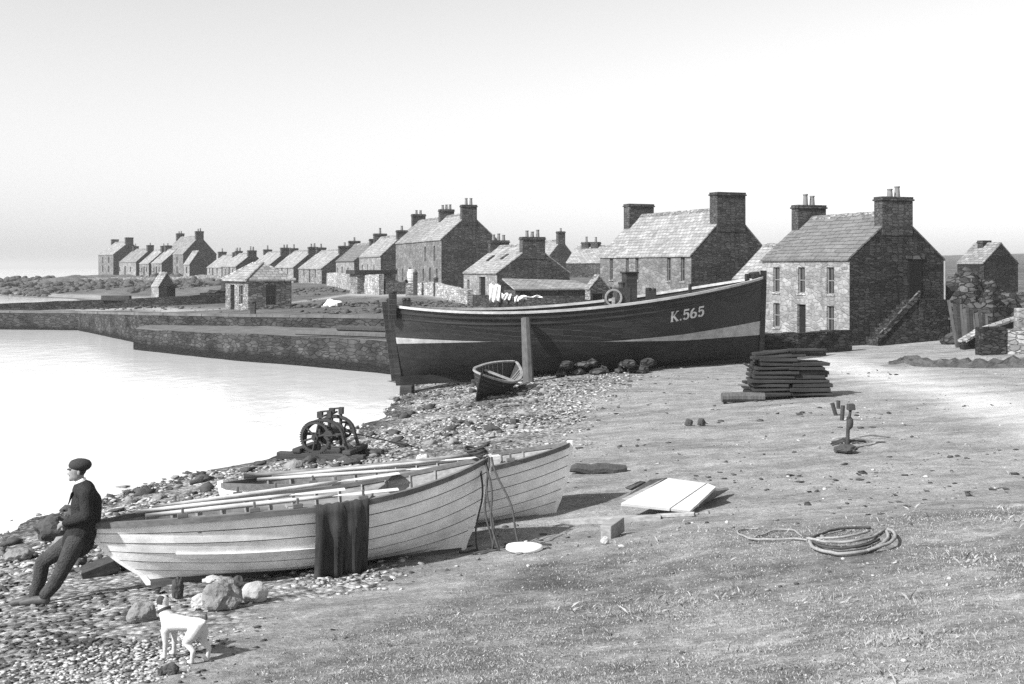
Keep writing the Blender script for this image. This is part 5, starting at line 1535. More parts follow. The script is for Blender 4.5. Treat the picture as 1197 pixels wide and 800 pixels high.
# local: x towards rump, y away; head at -x
S_ = .91
def dv_(x, y, z): return Vector((x, y, z)) * S_
V = []; E_ = []; Rr = []
ch = av(dv_(-.16, 0, .335), (.086, .075))            # chest
mid = av(dv_(-.02, 0, .35), (.069, .062), ch)
loin = av(dv_(.10, 0, .36), (.058, .056), mid)
hipc = av(dv_(.19, 0, .355), (.066, .064), loin)
tl = av(dv_(.265, 0, .40), .022, hipc); tl2 = av(dv_(.285, 0, .435), .015, tl); av(dv_(.275, .01, .465), .010, tl2)
nk = av(dv_(-.225, 0, .415), (.058, .052), ch)
nk2 = av(dv_(-.262, .01, .475), (.05, .046), nk)
hdv = av(dv_(-.275, .02, .525), (.058, .054), nk2)
mz = av(dv_(-.345, .075, .50), (.034, .032), hdv); mz2 = av(dv_(-.395, .115, .488), (.024, .024), mz)
for s in (-1, 1):
    e1 = av(dv_(-.272, .03 + s * .045, .555), (.020, .012), hdv); av(dv_(-.285, .03 + s * .066, .545), (.010, .006), e1)
    f1 = av(dv_(-.17, s * .06, .27), .040, ch); f2 = av(dv_(-.165, s * .062, .16), .024, f1); f3 = av(dv_(-.172, s * .062, .07), .018, f2); f4 = av(dv_(-.175, s * .062, .022), .021, f3); av(dv_(-.21, s * .062, .016), .018, f4)
    dx = .05 if s > 0 else -.03
    h1 = av(dv_(.17 + dx * .3, s * .062, .27), .056, hipc); h2 = av(dv_(.13 + dx, s * .066, .20), .036, h1); h3 = av(dv_(.215 + dx, s * .066, .125), .022, h2); h4 = av(dv_(.20 + dx, s * .066, .05), .018, h3); h5 = av(dv_(.195 + dx, s * .066, .02), .02, h4); av(dv_(.16 + dx, s * .066, .016), .018, h5)
def dogmat(c):
    p = c / S_
    if p.x < -.235 and p.z > .505 and abs(p.y - .02) > .016: return 1
    if p.x < -.29 and p.z > .46: return 1
    if p.x > .262 and p.z > .425: return 1
    return 0
skin('body', V, E_, Rr, [M['fur_white'], M['fur_dark']], dog, 2, matf=dogmat, voxel=.006, smooth_it=3)
q = MB(); ax = (dv_(-.262, .01, .475) - dv_(-.225, 0, .415)).normalized()
q.lathe([(.058, -.012), (.062, -.008), (.062, .008), (.058, .012)], (0, 0, 0), 18, M=ax.to_track_quat('Z', 'Y').to_matrix()); o = q.build('collar', M['iron'], dog, smooth=True); o.location = dv_(-.243, .005, .445)
q = MB(); q.blob((0, 0, 0), (.012, .012, .01), 1, 2, .05, flatbase=False); o = q.build('nose', M['fur_dark'], dog, smooth=True); o.location = dv_(-.415, .132, .492)

# ------------------------------------------------------------------ stones round the near boat
def rock(px, py, wpx, hpx, label, mat='rock', name='stone', depth=.8, seed=None, dz=0.0, sub=4, rough=.24, group=None, gp=None):
    g = gp or G(px, py)
    k = g.y / F
    s = wpx * k / 2; h = hpx * k
    q = MB(); q.blob((0, 0, h * .42), (s, s * depth, h * .62), seed if seed is not None else rng.randint(1, 999), sub, rough, rng.uniform(-.3, .3))
    o = q.build(name, M[mat]); o.location = g + Vector((0, 0, dz)); tag(o, label, 'stone', group)
    return o
rock(258, 712, 46, 34, 'largest grey boulder chocking the near boat under its bilge', 'rock')
rock(297, 704, 31, 23, 'smooth round pale stone beside the large chocking boulder', 'rock_pale', rough=.1)
rock(166, 727, 32, 22, 'mottled stone just left of the dog head', 'rock')
rock(236, 712, 24, 16, 'small angular stone tucked against the left of the large boulder', 'rock_pale')
gp_ = G(258, 712); rock(250, 693, 23, 8, 'pale stone capping the largest boulder under the near boat', 'rock_pale', gp=Vector((X_at(248, gp_.y), gp_.y + .02, gp_.z + .27)))
rock(208, 700, 15, 24, 'dark upright stone between the dog and the boat keel', 'rock_dark')
rock(277, 698, 30, 22, 'dark stone behind the large chocking boulder', 'rock_dark')
rock(64, 633, 42, 30, 'dark rounded boulder at the water edge behind the leaning man', 'rock_dark')
rock(22, 655, 30, 13, 'low grey boulder left of the man on the shingle', 'rock')
rock(200, 788, 18, 13, 'small dark lump on the ground right below the dog', 'rock_dark')
rock(189, 790, 9, 9, 'smallest dark lump, left of its larger neighbour below the dog', 'rock_dark')
q = MB(); q.box((0, 0, .06), (.46, .3, .16), (.1, -.32, .3), jit=.02); o = q.build('timber_wedge', M['wood_dark'], bevel=.01); o.location = G(117, 672) + Vector((0, 0, .02)); tag(o, 'dark wedge of timber behind the boat stern', 'timber')
rock(805, 498, 9, 8, 'small dark stone on the open gravel, left of a pair', 'rock_dark')
rock(820, 498, 9, 9, 'small squarish dark stone on the open gravel, right of a pair', 'rock_dark')
rock(494, 553, 20, 22, 'pale stone seen over the gunwales behind the two boats', 'rock_pale')
g = G(613, 645); q = MB(); q.lathe([(.02, 0), (.20, .0), (.235, .03), (.225, .07), (.16, .075), (.02, .055)], (0, 0, 0), 24); o = q.build('basin', M['linen'], smooth=True); o.location = g + Vector((0, 0, .01)); o.scale = (1, .8, 1); tag(o, 'white oval basin lying upside down by the bow ropes', 'basin')

# ------------------------------------------------------------------ the hand winch
D = 26.2
wz = T(X_at(386, D), D) + .02
wr = thing('hand_winch', 'rusty iron hand winch with spoked gear wheel on a timber bed', 'winch', (X_at(386, D), D, wz), R(-14))
def wpx(px, py, dy=0.0):   # local metre position for a photo pixel at the winch's own depth
    return Vector(((px - 386) * D / F, dy, Z_at(py, D) - wz))
for dy, x0, x1, h in ((-.42, -1.1, 1.02, .16), (.42, -.95, 1.15, .17)):
    q = MB(); q.box(((x0 + x1) / 2, dy, .06), (x1 - x0, .2, h), (0, 0, rng.uniform(-.03, .03))); q.build('bed_timber', M['wood_dark'], wr, bevel=.02)
for x in (-.6, .62):
    q = MB(); q.box((x, 0, .19), (.2, 1.1, .1)); q.build('cross_timber', M['wood_dark'], wr, bevel=.02)
def ring(mb, c, r, w, t, n=36, axis='y'):
    c = Vector(c)
    mb.lathe([(r - w, -t / 2), (r, -t / 2), (r, t / 2), (r - w, t / 2), (r - w, -t / 2)], c, n, axis)
# arched side frames
for dy in (-.34, .34):
    q = MB()
    pts = [Vector((-.50, dy, .22))] + [Vector((.46 * math.cos(R(a)) * (1.0), dy, .52 + .36 * math.sin(R(a)))) for a in range(180, -1, -15)] + [Vector((.56, dy, .22))]
    q.tube(pts, .055, 6, flat=.8)
    q.tube([(-.47, dy, .56), (.5, dy, .56)], .036, 6); q.tube([(-.12, dy, .22), (-.1, dy, .98)], .04, 6); q.tube([(.12, dy, .22), (.12, dy, .98)], .04, 6)
    q.box((-.1, dy, 1.0), (.12, .1, .14)); q.box((.13, dy, 1.02), (.1, .1, .16))
    q.build('side_frame', M['iron'], wr)
q = MB(); q.tube([(-.1, -.36, 1.07), (.14, -.36, 1.1)], .02, 6); q.tube([(-.1, .36, 1.05), (.14, .36, 1.08)], .02, 6); q.tube([(.0, -.4, .98), (.0, .4, .98)], .025, 6); q.build('top_stay', M['iron'], wr)
q = MB(); cy = -.46; c = Vector((-.16, cy, .50))
ring(q, c, .36, .055, .06, 40)
for k in range(6):
    a = 2 * math.pi * k / 6 + .3; q.tube([c, c + Vector((math.cos(a) * .33, 0, math.sin(a) * .33))], .024, 6)
q.lathe([(.08, -.06), (.08, .06)], c, 14, 'y')
for k in range(44):
    a = 2 * math.pi * k / 44; q.box(c + Vector((math.cos(a) * .368, 0, math.sin(a) * .368)), (.03, .06, .026), (0, -a, 0))
q.build('gear_wheel', M['iron'], wr)
q = MB(); c = Vector((.16, .44, .56)); ring(q, c, .2, .045, .05, 32)
for k in range(5):
    a = 2 * math.pi * k / 5; q.tube([c, c + Vector((math.cos(a) * .18, 0, math.sin(a) * .18))], .022, 6)
q.build('gear_wheel', M['iron'], wr)
q = MB(); q.lathe([(.22, -.30), (.22, -.26), (.13, -.24), (.13, .24), (.22, .26), (.22, .30)], (.02, 0, .54), 18, 'y'); q.build('drum', M['iron'], wr)
q = MB(); q.tube([(-.16, -.55, .50), (-.16, .5, .50)], .03, 8); q.build('axle', M['iron'], wr)
q = MB(); q.tube([(.16, -.6, .56), (.16, .55, .56)], .028, 8); q.build('axle', M['iron'], wr)
q = MB(); q.lathe([(.11, -.05), (.11, .05)], (.16, -.46, .56), 14, 'y'); q.build('pinion', M['iron'], wr)
q = MB(); q.tube([(.16, -.6, .56), (.5, -.62, .6), (.52, -.85, .6)], .022, 6); q.build('crank_handle', M['iron'], wr)
g1 = GD(470, 27)
q = MB(); a = Vector((.3, .2, .56)); pts = [wr.location + Vector((.25, .1, .58)) + Vector((t * 1.6, t * .8, -.5 * t + .0)) for t in [i / 8 for i in range(9)]]
O = pts[0].copy(); q.tube([p - O for p in pts], .016, 6); o = q.build('hauling_rope', M['rope_dark'], smooth=True); o.location = O; tag(o, 'thin dark hauling rope running from the winch up the shingle', 'rope')

# ------------------------------------------------------------------ stack of dark timber
D = 31.5
g = GD(925, D)
zg = T(g.x, g.y)
lab_r = 'dark tarred plank in the square stack by the road'
def plank(cx_, cz, dy, ln, th, w, rz=0.0, ry=0.0, mat='plank'):
    q = MB(); q.box((0, 0, 0), (ln, w, th), (0, ry, rz), jit=.008)
    o = q.build('plank', M[mat], bevel=.008); o.location = (g.x + cx_, g.y + dy, zg + cz)
    tag(o, lab_r, 'plank', 'planks in the timber stack'); return o
z = .08
for k in range(9):
    th = .105
    for row in range(3):
        dy = row * .42
        xr = .52 - k * .012
        if k < 8: plank(xr + rng.uniform(-.08, .08), z + th / 2, dy + rng.uniform(-.05, .05), 1.18 - k * .03 + rng.uniform(-.12, .1), th * rng.uniform(.6, .95), .36, rng.uniform(-.07, .07), rng.uniform(-.012, .012))
        if k < 9: plank(-.62 + k * .03 + rng.uniform(-.06, .06), z + th / 2, dy + rng.uniform(-.05, .05), 1.1 + rng.uniform(-.15, .15), th * rng.uniform(.6, .9), .34, rng.uniform(-.08, .08), rng.uniform(-.02, .01))
    z += th + .012
for k, (x, dz, ry, ln, rz) in enumerate(((-.35, .02, -.06, 1.5, .03), (.35, .06, -.02, 1.3, -.04), (.1, .15, -.05, 1.5, .06), (.45, .2, .0, 1.0, .0), (-.5, .12, -.10, 1.0, .1))):
    plank(x, z + dz, .1 + .2 * (k % 3), ln, .07, .3, rz, ry)
# log and pieces at the left foot
q = MB(); q.tube([(-.66, 0, .12), (-.2, .02, .13), (.5, .0, .12)], [.13, .14, .13], 10); o = q.build('log', M['wood_post'], smooth=False); o.location = G(872, 470) + Vector((0, 0, .0)); tag(o, 'grey log lying at the left foot of the dark timber stack', 'log')
for k, (px, py, ln, ry, lab) in enumerate(((880, 438, .9, .5, 'short batten leaning on the left end of the timber stack'), (889, 452, .8, 1.0, 'pale offcut standing against the timber stack'), (868, 455, .6, .1, 'short offcut lying left of the timber stack'))):
    gg = G(px + 5, 467); q = MB(); q.box((0, 0, 0), (ln, .09, .05), (0, ry, .2)); o = q.build('offcut', M['wood_grey'] if k else M['wood_dark'], bevel=.006); o.location = gg + Vector((0, 0, .1 + (467 - py) * gg.y / F)); tag(o, lab, 'offcut')

# ------------------------------------------------------------------ white boards and timbers
gb = G(784, 598)
bz = gb.z
def slab(name, label, cat, corners, th, mat, bev=.006):
    """a real board from four corners (world) with thickness"""
    c = [Vector(p) for p in corners]; O = c[0].copy()
    n = (c[1] - c[0]).cross(c[3] - c[0]).normalized()
    if n.z < 0: n = -n
    q = MB(); q.hexa([p - O - n * th for p in c] + [p - O for p in c])
    o = q.build(name, M[mat], bevel=bev); o.location = O; tag(o, label, cat); return o
def PG(px, py, h):
    """point at height h above the ground seen at a pixel: solved along the ray"""
    D = 6.0
    for D_ in np.linspace(8, 30, 900):
        x = X_at(px, D_)
        zr = Z_at(py, D_)
        if zr <= bz + h + (D_ - gb.y) * .0: D = D_; break
    return P(px, py, D)
slab('hatch_board', 'broad white board, left and larger of the two leaning flat', 'board', (PG(726, 588, .16), PG(781, 559, .30), PG(826, 564.5, .34), PG(783, 594, .10)), .05, 'board')
slab('hatch_board', 'narrower white board on the right with a dark joint beside it', 'board', (PG(784.5, 594.3, .10), PG(827.5, 565, .34), PG(837, 569, .33), PG(807, 597, .08)), .05, 'board')
slab('plank', 'grey plank on edge against the left side of the white boards', 'plank', (PG(727, 583, .05), PG(760, 560.5, .28), PG(780, 558, .28), PG(735, 585, .04)), .06, 'wood_grey')
slab('plank', 'short dark plank behind the left end of the white boards', 'plank', (PG(730, 570, .05), PG(748, 562, .2), PG(754, 563, .2), PG(736, 572, .05)), .05, 'wood_dark')
slab('plank', 'tapered grey plank jutting from the right end of the white boards', 'plank', (PG(812, 592, .04), PG(833, 572, .26), PG(850, 569.5, .18), PG(836, 577, .1)), .05, 'wood_grey')
q = MB(); q.box((0, .25, .09), (.42, .3, .2), (0, 0, .4), jit=.02); o = q.build('support_block', M['wood_dark'], bevel=.01); o.location = G(800, 588); tag(o, 'dark block propping the white boards from beneath', 'block')
a, b_ = G(655, 612), G(772, 607)
q = MB(); q.hexa([Vector(v) for v in ((0, -.05, -.03), ((b_ - a).x, (b_ - a).y - .05, b_.z - a.z - .03), ((b_ - a).x, (b_ - a).y + .06, b_.z - a.z - .03), (0, .06, -.03), (0, -.05, .06), ((b_ - a).x, (b_ - a).y - .05, b_.z - a.z + .06), ((b_ - a).x, (b_ - a).y + .06, b_.z - a.z + .06), (0, .06, .06))])
o = q.build('batten', M['wood_grey'], bevel=.006); o.location = a; tag(o, 'long thin batten on the ground from far bow towards the white boards', 'batten')
a, b_ = G(768, 606), G(812, 604); q = MB(); q.tube([Vector((0, 0, .03)), b_ - a + Vector((0, 0, .03))], .035, 6); o = q.build('batten', M['wood_grey']); o.location = a; tag(o, 'short round batten below the white boards', 'batten')
q = MB(); q.box((0, 0, .10), (.16, .52, .2), (0, 0, -.42), jit=.012); o = q.build('timber_baulk', M['wood_grey'], bevel=.012); o.location = G(716, 627); tag(o, 'squared timber baulk end-on in front of the white boards', 'timber')
rock(707, 636, 9, 8, 'small pale stone at the end of the timber baulk', 'rock_pale')
q = MB(); pts = [Vector((-.52 + 1.04 * i / 8, .02 * math.sin(i), .08 + .02 * math.sin(i * 1.7))) for i in range(9)]
q.tube(pts, [.05, .09, .1, .105, .11, .1, .11, .1, .06], 9); o = q.build('log', M['rock_dark']); o.location = G(699, 554); tag(o, 'blackened log on the gravel right of the far bow', 'log')
rock(700, 546, 20, 5, 'flat stone just behind the blackened log', 'rock')

# ------------------------------------------------------------------ hoops of rope and cane on the turf
rc = thing('rope_coil', 'loose coil of thick pale rope lying on the turf bank', 'rope', G(992, 638))
O = Vector(rc.location)
def ground_tube(px_pts, r, mat, root, name, close=False, lift=.02, O=O):
    w = [G(*p) for p in px_pts]
    fine = []
    n = len(w)
    for i in range(n - 1):
        p0, p1, p2, p3 = w[max(i - 1, 0)], w[i], w[i + 1], w[min(i + 2, n - 1)]
        for k in range(6):
            t = k / 6
            q_ = .5 * ((2 * p1) + (-p0 + p2) * t + (2 * p0 - 5 * p1 + 4 * p2 - p3) * t * t + (-p0 + 3 * p1 - 3 * p2 + p3) * t ** 3)
            q_.z = T(q_.x, q_.y) + r * .7 + lift * (1 + math.sin(i * .9 + k * .15)) * .5
            fine.append(q_ - O)
    q = MB(); q.tube(fine, r * .68, 7); return q.build(name, M[mat], root, smooth=True)
ground_tube([(946, 636), (952, 645), (970, 650), (990, 651), (1010, 648), (1028, 640), (1038, 631), (1036, 623)], .028, 'rope', rc, 'rope_turn')
ground_tube([(944, 634), (960, 639), (985, 641), (1005, 637), (1022, 630), (1036, 621)], .024, 'wood_grey', rc, 'rope_turn', lift=.05)
ground_tube([(948, 632), (962, 627), (980, 622), (1000, 620), (1020, 619)], .022, 'rope_dark', rc, 'rope_turn')
ground_tube([(1038, 624), (1046, 632), (1044, 640), (1030, 645), (1012, 648)], .026, 'rope', rc, 'rope_turn', lift=.06)
ground_tube([(950, 637), (965, 644), (985, 646), (1008, 642), (1030, 632)], .022, 'rope_dark', rc, 'rope_turn', lift=.03)
ground_tube([(955, 634), (975, 636), (1000, 633), (1018, 626)], .02, 'rope', rc, 'rope_turn', lift=.06)
rl = thing('rope_end', 'thin rope tail straggling left from the coil across the turf', 'rope', G(900, 633))
O2 = Vector(rl.location)
ground_tube([(944, 634), (925, 633), (900, 634), (875, 632), (862, 624), (872, 620), (890, 619)], .018, 'rope', rl, 'rope_turn', O=O2)
ground_tube([(938, 630), (930, 624), (918, 622), (900, 624), (880, 632)], .016, 'wood_grey', rl, 'rope_turn', O=O2)

# ------------------------------------------------------------------ posts and sticks in the open
g = G(991, 526)
ap = thing('mooring_post', 'thin dark mooring post with a knobbed head among sticks', 'post', g)
q = MB(); q.tube([(0, 0, -.1), (.0, 0, .3), (.02, 0, .62)], [.035, .035, .04], 8); q.build('shaft', M['wood_dark'], ap)
q = MB(); q.blob((.04, 0, .50), (.062, .055, .13), 31, 2, .15, flatbase=False); q.build('binding', M['rope_dark'], ap)
q = MB(); q.box((.06, 0, .80), (.14, .1, .12), jit=.01); q.tube([(.03, 0, .6), (.06, 0, .8)], .03, 6); q.build('head', M['wood_dark'], ap, bevel=.02)
for k, (px, py, h, lean, lab) in enumerate(((978, 486, .30, -.35, 'leaning dark stick near the timber stack, leftmost of three'), (984, 492, .34, .08, 'upright dark stick nearest the knobbed mooring post'), (980, 478, .2, .0, 'short dark stick behind the other two by the timber stack'))):
    g = G(px, py); q = MB(); q.tube([(0, 0, -.05), (lean * h, 0, h)], [.045, .05], 7); o = q.build('stake', M['wood_dark']); o.location = g; tag(o, lab, 'stake')
for k in range(9):
    px, py = 978 + rng.uniform(0, 40), 522 + rng.uniform(-9, 5)
    g = G(px, py); a = rng.uniform(-.4, .4); ln = rng.uniform(.4, 1.1)
    q = MB(); q.tube([(-ln / 2 * math.cos(a), -ln / 2 * math.sin(a), .03), (0, 0, .06 + .03 * (k % 3)), (ln / 2 * math.cos(a), ln / 2 * math.sin(a), .03)], [.018, .022, .014], 6)
    o = q.build('stick', M['wood_grey'] if k % 2 else M['wood_dark']); o.location = g; tag(o, 'driftwood stick heaped round the foot of the mooring post', 'stick', 'driftwood sticks by the mooring post')
rock(989, 530, 26, 9, 'dark stone at the foot of the mooring post', 'rock_dark')
# ------------------------------------------------------------------ things on the quay
hb = thing('canvas_heap', 'pale canvas-covered heap on the grass behind the quay', 'heap', (X_at(389, 74), 74, Z_at(360, 74)))
q = MB(); q.blob((0, 0, .12), (.62, .5, .42), 77, 3, .22); q.build('cover', M['linen'], hb, smooth=True)
q = MB(); q.box((.5, -.25, .15), (.3, .3, .4)); q.build('box', M['wood_dark'], hb, bevel=.02)
for a, b_, lab, mt in (((357, 364, 72), (383, 362.5, 72), 'pale spar lying on the grass in front of the canvas heap', 'board'), ((365, 361, 73), (384, 358, 73), 'shorter spar behind the pale one by the canvas heap', 'wood_grey')):
    A_, B_ = P(*a), P(*b_); q = MB(); q.tube([Vector((0, 0, 0)), B_ - A_], .09, 7); o = q.build('spar', M[mt]); o.location = A_; tag(o, lab, 'spar')
# posts and rails on the slip beside the boat's stern
for px, D, lab in ((352, 57, 'low timber rail laid along the slip edge'),):
    A_, B_ = Vector((X_at(346, 55.8), 55.8, 1.62)), Vector((X_at(452, 52.6), 52.6, 1.66))
    q = MB(); q.tube([Vector((0, 0, 0)), B_ - A_], .12, 6); o = q.build('timber_rail', M['wood_post']); o.location = A_; tag(o, lab, 'timber')
    A_, B_ = Vector((X_at(395, 56.5), 56.5, 1.8)), Vector((X_at(456, 54.2), 54.2, 1.85))
    q = MB(); q.tube([Vector((0, 0, 0)), B_ - A_], .14, 6); o = q.build('timber_rail', M['wood_dark']); o.location = A_; tag(o, 'dark spar stored on the slip behind the pale rail', 'timber')
g = GD(294, 66.5)
q = MB(); q.box((0, 0, .15), (.3, .3, .9)); q.lathe([(.17, .6), (.2, .7), (.05, .78)], (0, 0, 0), 8); o = q.build('bollard', M['wood_dark'], bevel=.02); o.location = (g.x, 66.9, 2.1); tag(o, 'small dark bollard on the quay edge in front of the hipped hut', 'bollard')
q = MB(); q.box((0, 0, 0), (2.3, .5, .42), jit=.02); o = q.build('timber_balk', M['wood_dark'], bevel=.02); o.location = (X_at(134, 91), 91.4, 2.35); tag(o, 'dark balk of timber lying on the pier parapet', 'timber')
# washing
for k, (px, py, w, h, lab) in enumerate(((578.5, 343, 13, 20, 'large white sheet hung against the pale cottage front'), (592, 347, 11, 7, 'crumpled white cloth bundled on the wall beside the hung sheet'), (606, 350, 9, 7, 'small white cloth in the middle of the washing'), (621, 348.5, 27, 4.5, 'long narrow white cloth stretched along the wall at right'))):
    D = 73.6 - k * .5; s = D / F
    q = MB(); rows = []
    for i in range(13):
        x = (i / 12 - .5) * w * s
        rows.append([Vector((x, .05 * math.sin(i * 1.3 + j) - .07 * (1 - j / 5), (.5 - j / 5) * h * s + .06 * math.sin(i * .9 + k * 2))) for j in range(6)])
    q.grid(rows); o = q.build('washing', M['linen'], smooth=True); md = o.modifiers.new('solid', 'SOLIDIFY'); md.thickness = .02
    o.location = P(px, py, D); tag(o, lab, 'cloth')

# ------------------------------------------------------------------ uncountable: shingle stones, weed and grass
def stones(name, n, sampler, smin, smax, mats, sub=1, flat=.5):
    bm = bmesh.new(); bmesh.ops.create_icosphere(bm, subdivisions=sub, radius=1.0)
    bv = np.array([v.co[:] for v in bm.verts]); bf = np.array([[v.index for v in f.verts] for f in bm.faces]); bm.free()
    xs, ys = sampler(n); n = len(xs)
    zs = ter(xs, ys)
    sc = smin + (smax - smin) * nrs.random_sample(n) ** 3
    sc = np.minimum(sc, .028 + .006 * np.maximum(ys - 9.5, 0) + (smin > .06) * .1)
    a = nrs.random_sample(n) * 6.283
    el = .6 + .5 * nrs.random_sample((n, 3)); el[:, 2] *= flat
    jit = 1 + .3 * nrs.standard_normal((n, len(bv), 1)).clip(-2, 2)
    vv = bv[None] * jit * el[:, None, :] * sc[:, None, None]
    ca, sa = np.cos(a)[:, None], np.sin(a)[:, None]
    tx = (nrs.random_sample(n)[:, None] - .5) * .7
    X_ = vv[:, :, 0] * ca - vv[:, :, 1] * sa + xs[:, None]; Y_ = vv[:, :, 0] * sa + vv[:, :, 1] * ca + ys[:, None]
    Z_ = vv[:, :, 2] + vv[:, :, 0] * tx + zs[:, None] + sc[:, None] * .18
    co = np.stack([X_, Y_, Z_], 2).reshape(-1, 3)
    fc_ = (bf[None] + (np.arange(n) * len(bv))[:, None, None]).reshape(-1, 3)
    me = bpy.data.meshes.new(name); me.vertices.add(len(co)); me.vertices.foreach_set('co', co.ravel())
    me.loops.add(len(fc_) * 3); me.polygons.add(len(fc_)); me.loops.foreach_set('vertex_index', fc_.ravel().astype(np.int32)); me.polygons.foreach_set('loop_start', np.arange(0, len(fc_) * 3, 3, dtype=np.int32))
    for m_ in mats: me.materials.append(m_)
    me.polygons.foreach_set('material_index', np.repeat(nrs.choice(len(mats), n, p=None), len(bf)).astype(np.int32))
    me.update(calc_edges=True)
    o = bpy.data.objects.new(name, me); COL.objects.link(o); tag(o, kind='stuff'); return o
def samp(fn, rmin, rmax, amax=27):
    def f(n):
        m_ = n * 4
        r = rmin + (rmax - rmin) * nrs.random_sample(m_) ** 1.3; a = np.radians(-amax + 2 * amax * nrs.random_sample(m_))
        x, y = np.sin(a) * r, np.cos(a) * r
        z = ter(x, y); g_, r_, s_ = masks(x, y, z)
        k = nrs.random_sample(m_) < fn(x, y, z, g_, r_, s_)
        return x[k][:n], y[k][:n]
    return f
cl = lambda x, y: np.clip(.5 + .9 * vnoise(x / 1.7, y / 1.7, 41) + .5 * vnoise(x / .6, y / .6, 42), 0, 1)
stones('shingle', 30000, samp(lambda x, y, z, g_, r_, s_: s_ * (1 - g_) * (z > -.03) * cl(x, y), 8.5, 46), .014, .085, [M['rock'], M['rock_pale'], M['rock_dark'], M['rock_pale'], M['rock_pale'], M['rock']], 1, .34)
stones('shingle', 900, samp(lambda x, y, z, g_, r_, s_: s_ * (z > -.06) * (z < .75) * cl(x, y), 12, 46), .08, .24, [M['rock'], M['rock_dark'], M['rock_dark']], 2)
stones('gravel', 2200, samp(lambda x, y, z, g_, r_, s_: (1 - s_) * (1 - .6 * r_) * (1 - .8 * g_) * (y < 46) * (z > .2) * (cl(x, y) ** 2), 7, 42), .01, .05, [M['rock'], M['rock'], M['rock_dark'], M['rock_pale'], M['rock']])
stones('gravel', 300, samp(lambda x, y, z, g_, r_, s_: g_ * (y < 20) * cl(x, y) ** 2, 5, 16), .008, .03, [M['rock_pale'], M['rock'], M['rock_dark']])
# weed wrack: dark flakes strewn in drifts
wk = lambda x, y: np.clip(2.2 * vnoise(x / 2.4 + 3, y / 1.5, 51) + .6 * vnoise(x / .5, y / .5, 52) - .25, 0, 1)
stones('seaweed', 9000, samp(lambda x, y, z, g_, r_, s_: np.maximum(s_, .12) * (1 - g_) * (z > .02) * (y < 46) * wk(x, y), 9, 45), .02, .11, [M['rock_dark'], M['iron']], 1, .22)
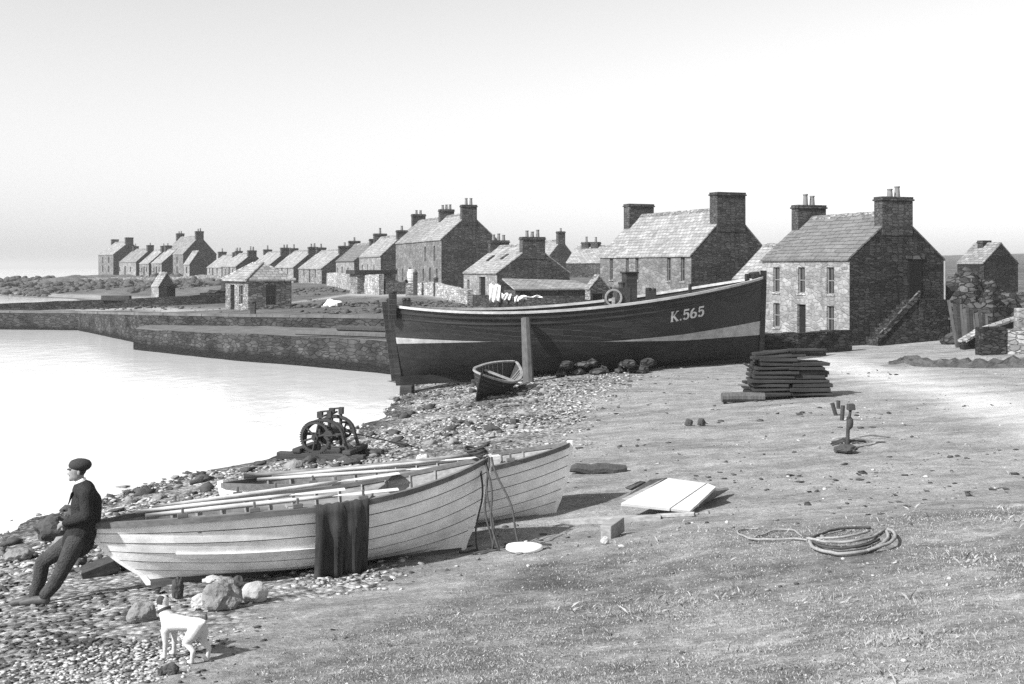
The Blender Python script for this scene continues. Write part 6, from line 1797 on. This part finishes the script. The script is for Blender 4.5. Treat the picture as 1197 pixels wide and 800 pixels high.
# short turf blades
M['grass'] = mat_plain('grass_blade', .27, .35, 9, .8, .1, 0)
M['grass_dry'] = mat_plain('grass_blade_dry', .34, .4, 9, .8, .1, 0)
def blades(n, rmin, rmax, h0, h1, amax=27):
    x, y = samp(lambda x, y, z, g_, r_, s_: g_ ** 1.5 * np.clip(.75 + .6 * vnoise(x / .9, y / .9, 61), .1, 1), rmin, rmax, amax)(n)
    n = len(x); z = ter(x, y)
    a = nrs.random_sample(n) * 6.283; h = h0 + (h1 - h0) * nrs.random_sample(n) ** 1.5; w = .0014 + .0016 * nrs.random_sample(n)
    w = w * np.clip(y / 9, .6, 2.2)
    lx, ly = (nrs.standard_normal(n) * .7 * h, nrs.standard_normal(n) * .7 * h)
    dx, dy = np.cos(a) * w, np.sin(a) * w
    co = np.stack([np.stack([x - dx, y - dy, z - .01], 1), np.stack([x + dx, y + dy, z - .01], 1), np.stack([x + lx * .4 + dx * .7, y + ly * .4 + dy * .7, z + h * .6], 1), np.stack([x + lx, y + ly, z + h * .9], 1)], 1).reshape(-1, 3)
    i0 = np.arange(n) * 4
    fc_ = np.stack([np.stack([i0, i0 + 1, i0 + 2], 1), np.stack([i0, i0 + 2, i0 + 3], 1)], 1).reshape(-1, 3)
    me = bpy.data.meshes.new('grass'); me.vertices.add(len(co)); me.vertices.foreach_set('co', co.ravel())
    me.loops.add(len(fc_) * 3); me.polygons.add(len(fc_)); me.loops.foreach_set('vertex_index', fc_.ravel().astype(np.int32)); me.polygons.foreach_set('loop_start', np.arange(0, len(fc_) * 3, 3, dtype=np.int32))
    me.materials.append(M['grass']); me.materials.append(M['grass_dry'])
    me.polygons.foreach_set('material_index', np.repeat((nrs.random_sample(n) < .35).astype(np.int32), 2)); me.update(calc_edges=True)
    o = bpy.data.objects.new('grass', me); COL.objects.link(o); tag(o, kind='stuff')
blades(100000, 5.0, 15, .006, .024)
_g = vnoise
def tufts(n):
    global samp
    keep = samp
    samp_ = samp(lambda x, y, z, g_, r_, s_: np.clip(g_, .02, 1) * (z > .5) * np.clip(3 * vnoise(x / .55, y / .55, 91) - 1.3, 0, 1) * np.clip(.4 + vnoise(x / 3, y / 3, 92), 0.05, 1), 5, 22)
    samp = lambda *a: samp_
    blades(n, 5, 22, .02, .075)
    samp = keep
tufts(22000)

# rough growth and rocks on the headland and the banks of the village
def far_s(n):
    x = nrs.uniform(-130, -40, n * 3); y = nrs.uniform(175, 228, n * 3)
    z = ter(x, y); k = (z > .1) & (nrs.random_sample(n * 3) < np.clip(.5 + vnoise(x / 8, y / 8, 71), 0, 1)) & ~((x > -90) & (y > 206))
    return x[k][:n], y[k][:n]
stones('headland_rocks', 2800, far_s, .2, 1.0, [M['rock_dark'], M['turf'], M['turf']], 2, .6)
def bank_s(n):
    x = nrs.uniform(-40, 6, n * 4); y = nrs.uniform(62, 112, n * 4)
    z = ter(x, y); g_, r_, s_ = masks(x, y, z)
    k = (z > 1.2) & (nrs.random_sample(n * 4) < np.clip(.2 + 1.2 * vnoise(x / 5, y / 5, 72), 0, 1) * (1 - r_)) & ~in_poly(x, y, PLAT) & ~in_poly(x, y, _off(UQ, 2.5)[::-1] + [(-90, 40), (5, 40)])
    return x[k][:n], y[k][:n]
stones('rough_grass', 2600, bank_s, .06, .3, [M['turf'], M['turf'], M['rock_dark']], 1, .45)
# thin sea air: far houses pale a little
q = MB(); q.box2((-7200, -80, -12), (1700, 7200, 26))
m, nt, b = newmat('haze'); nt.nodes.remove(b)
pv = N(nt, 'ShaderNodeVolumePrincipled'); pv.inputs['Color'].default_value = (.9, .9, .9, 1); pv.inputs['Density'].default_value = .00045; pv.inputs['Anisotropy'].default_value = .2
nt.links.new(pv.outputs[0], nt.nodes['Material Output'].inputs['Volume'])
o = q.build('haze', m, uv=False); tag(o, kind='stuff')
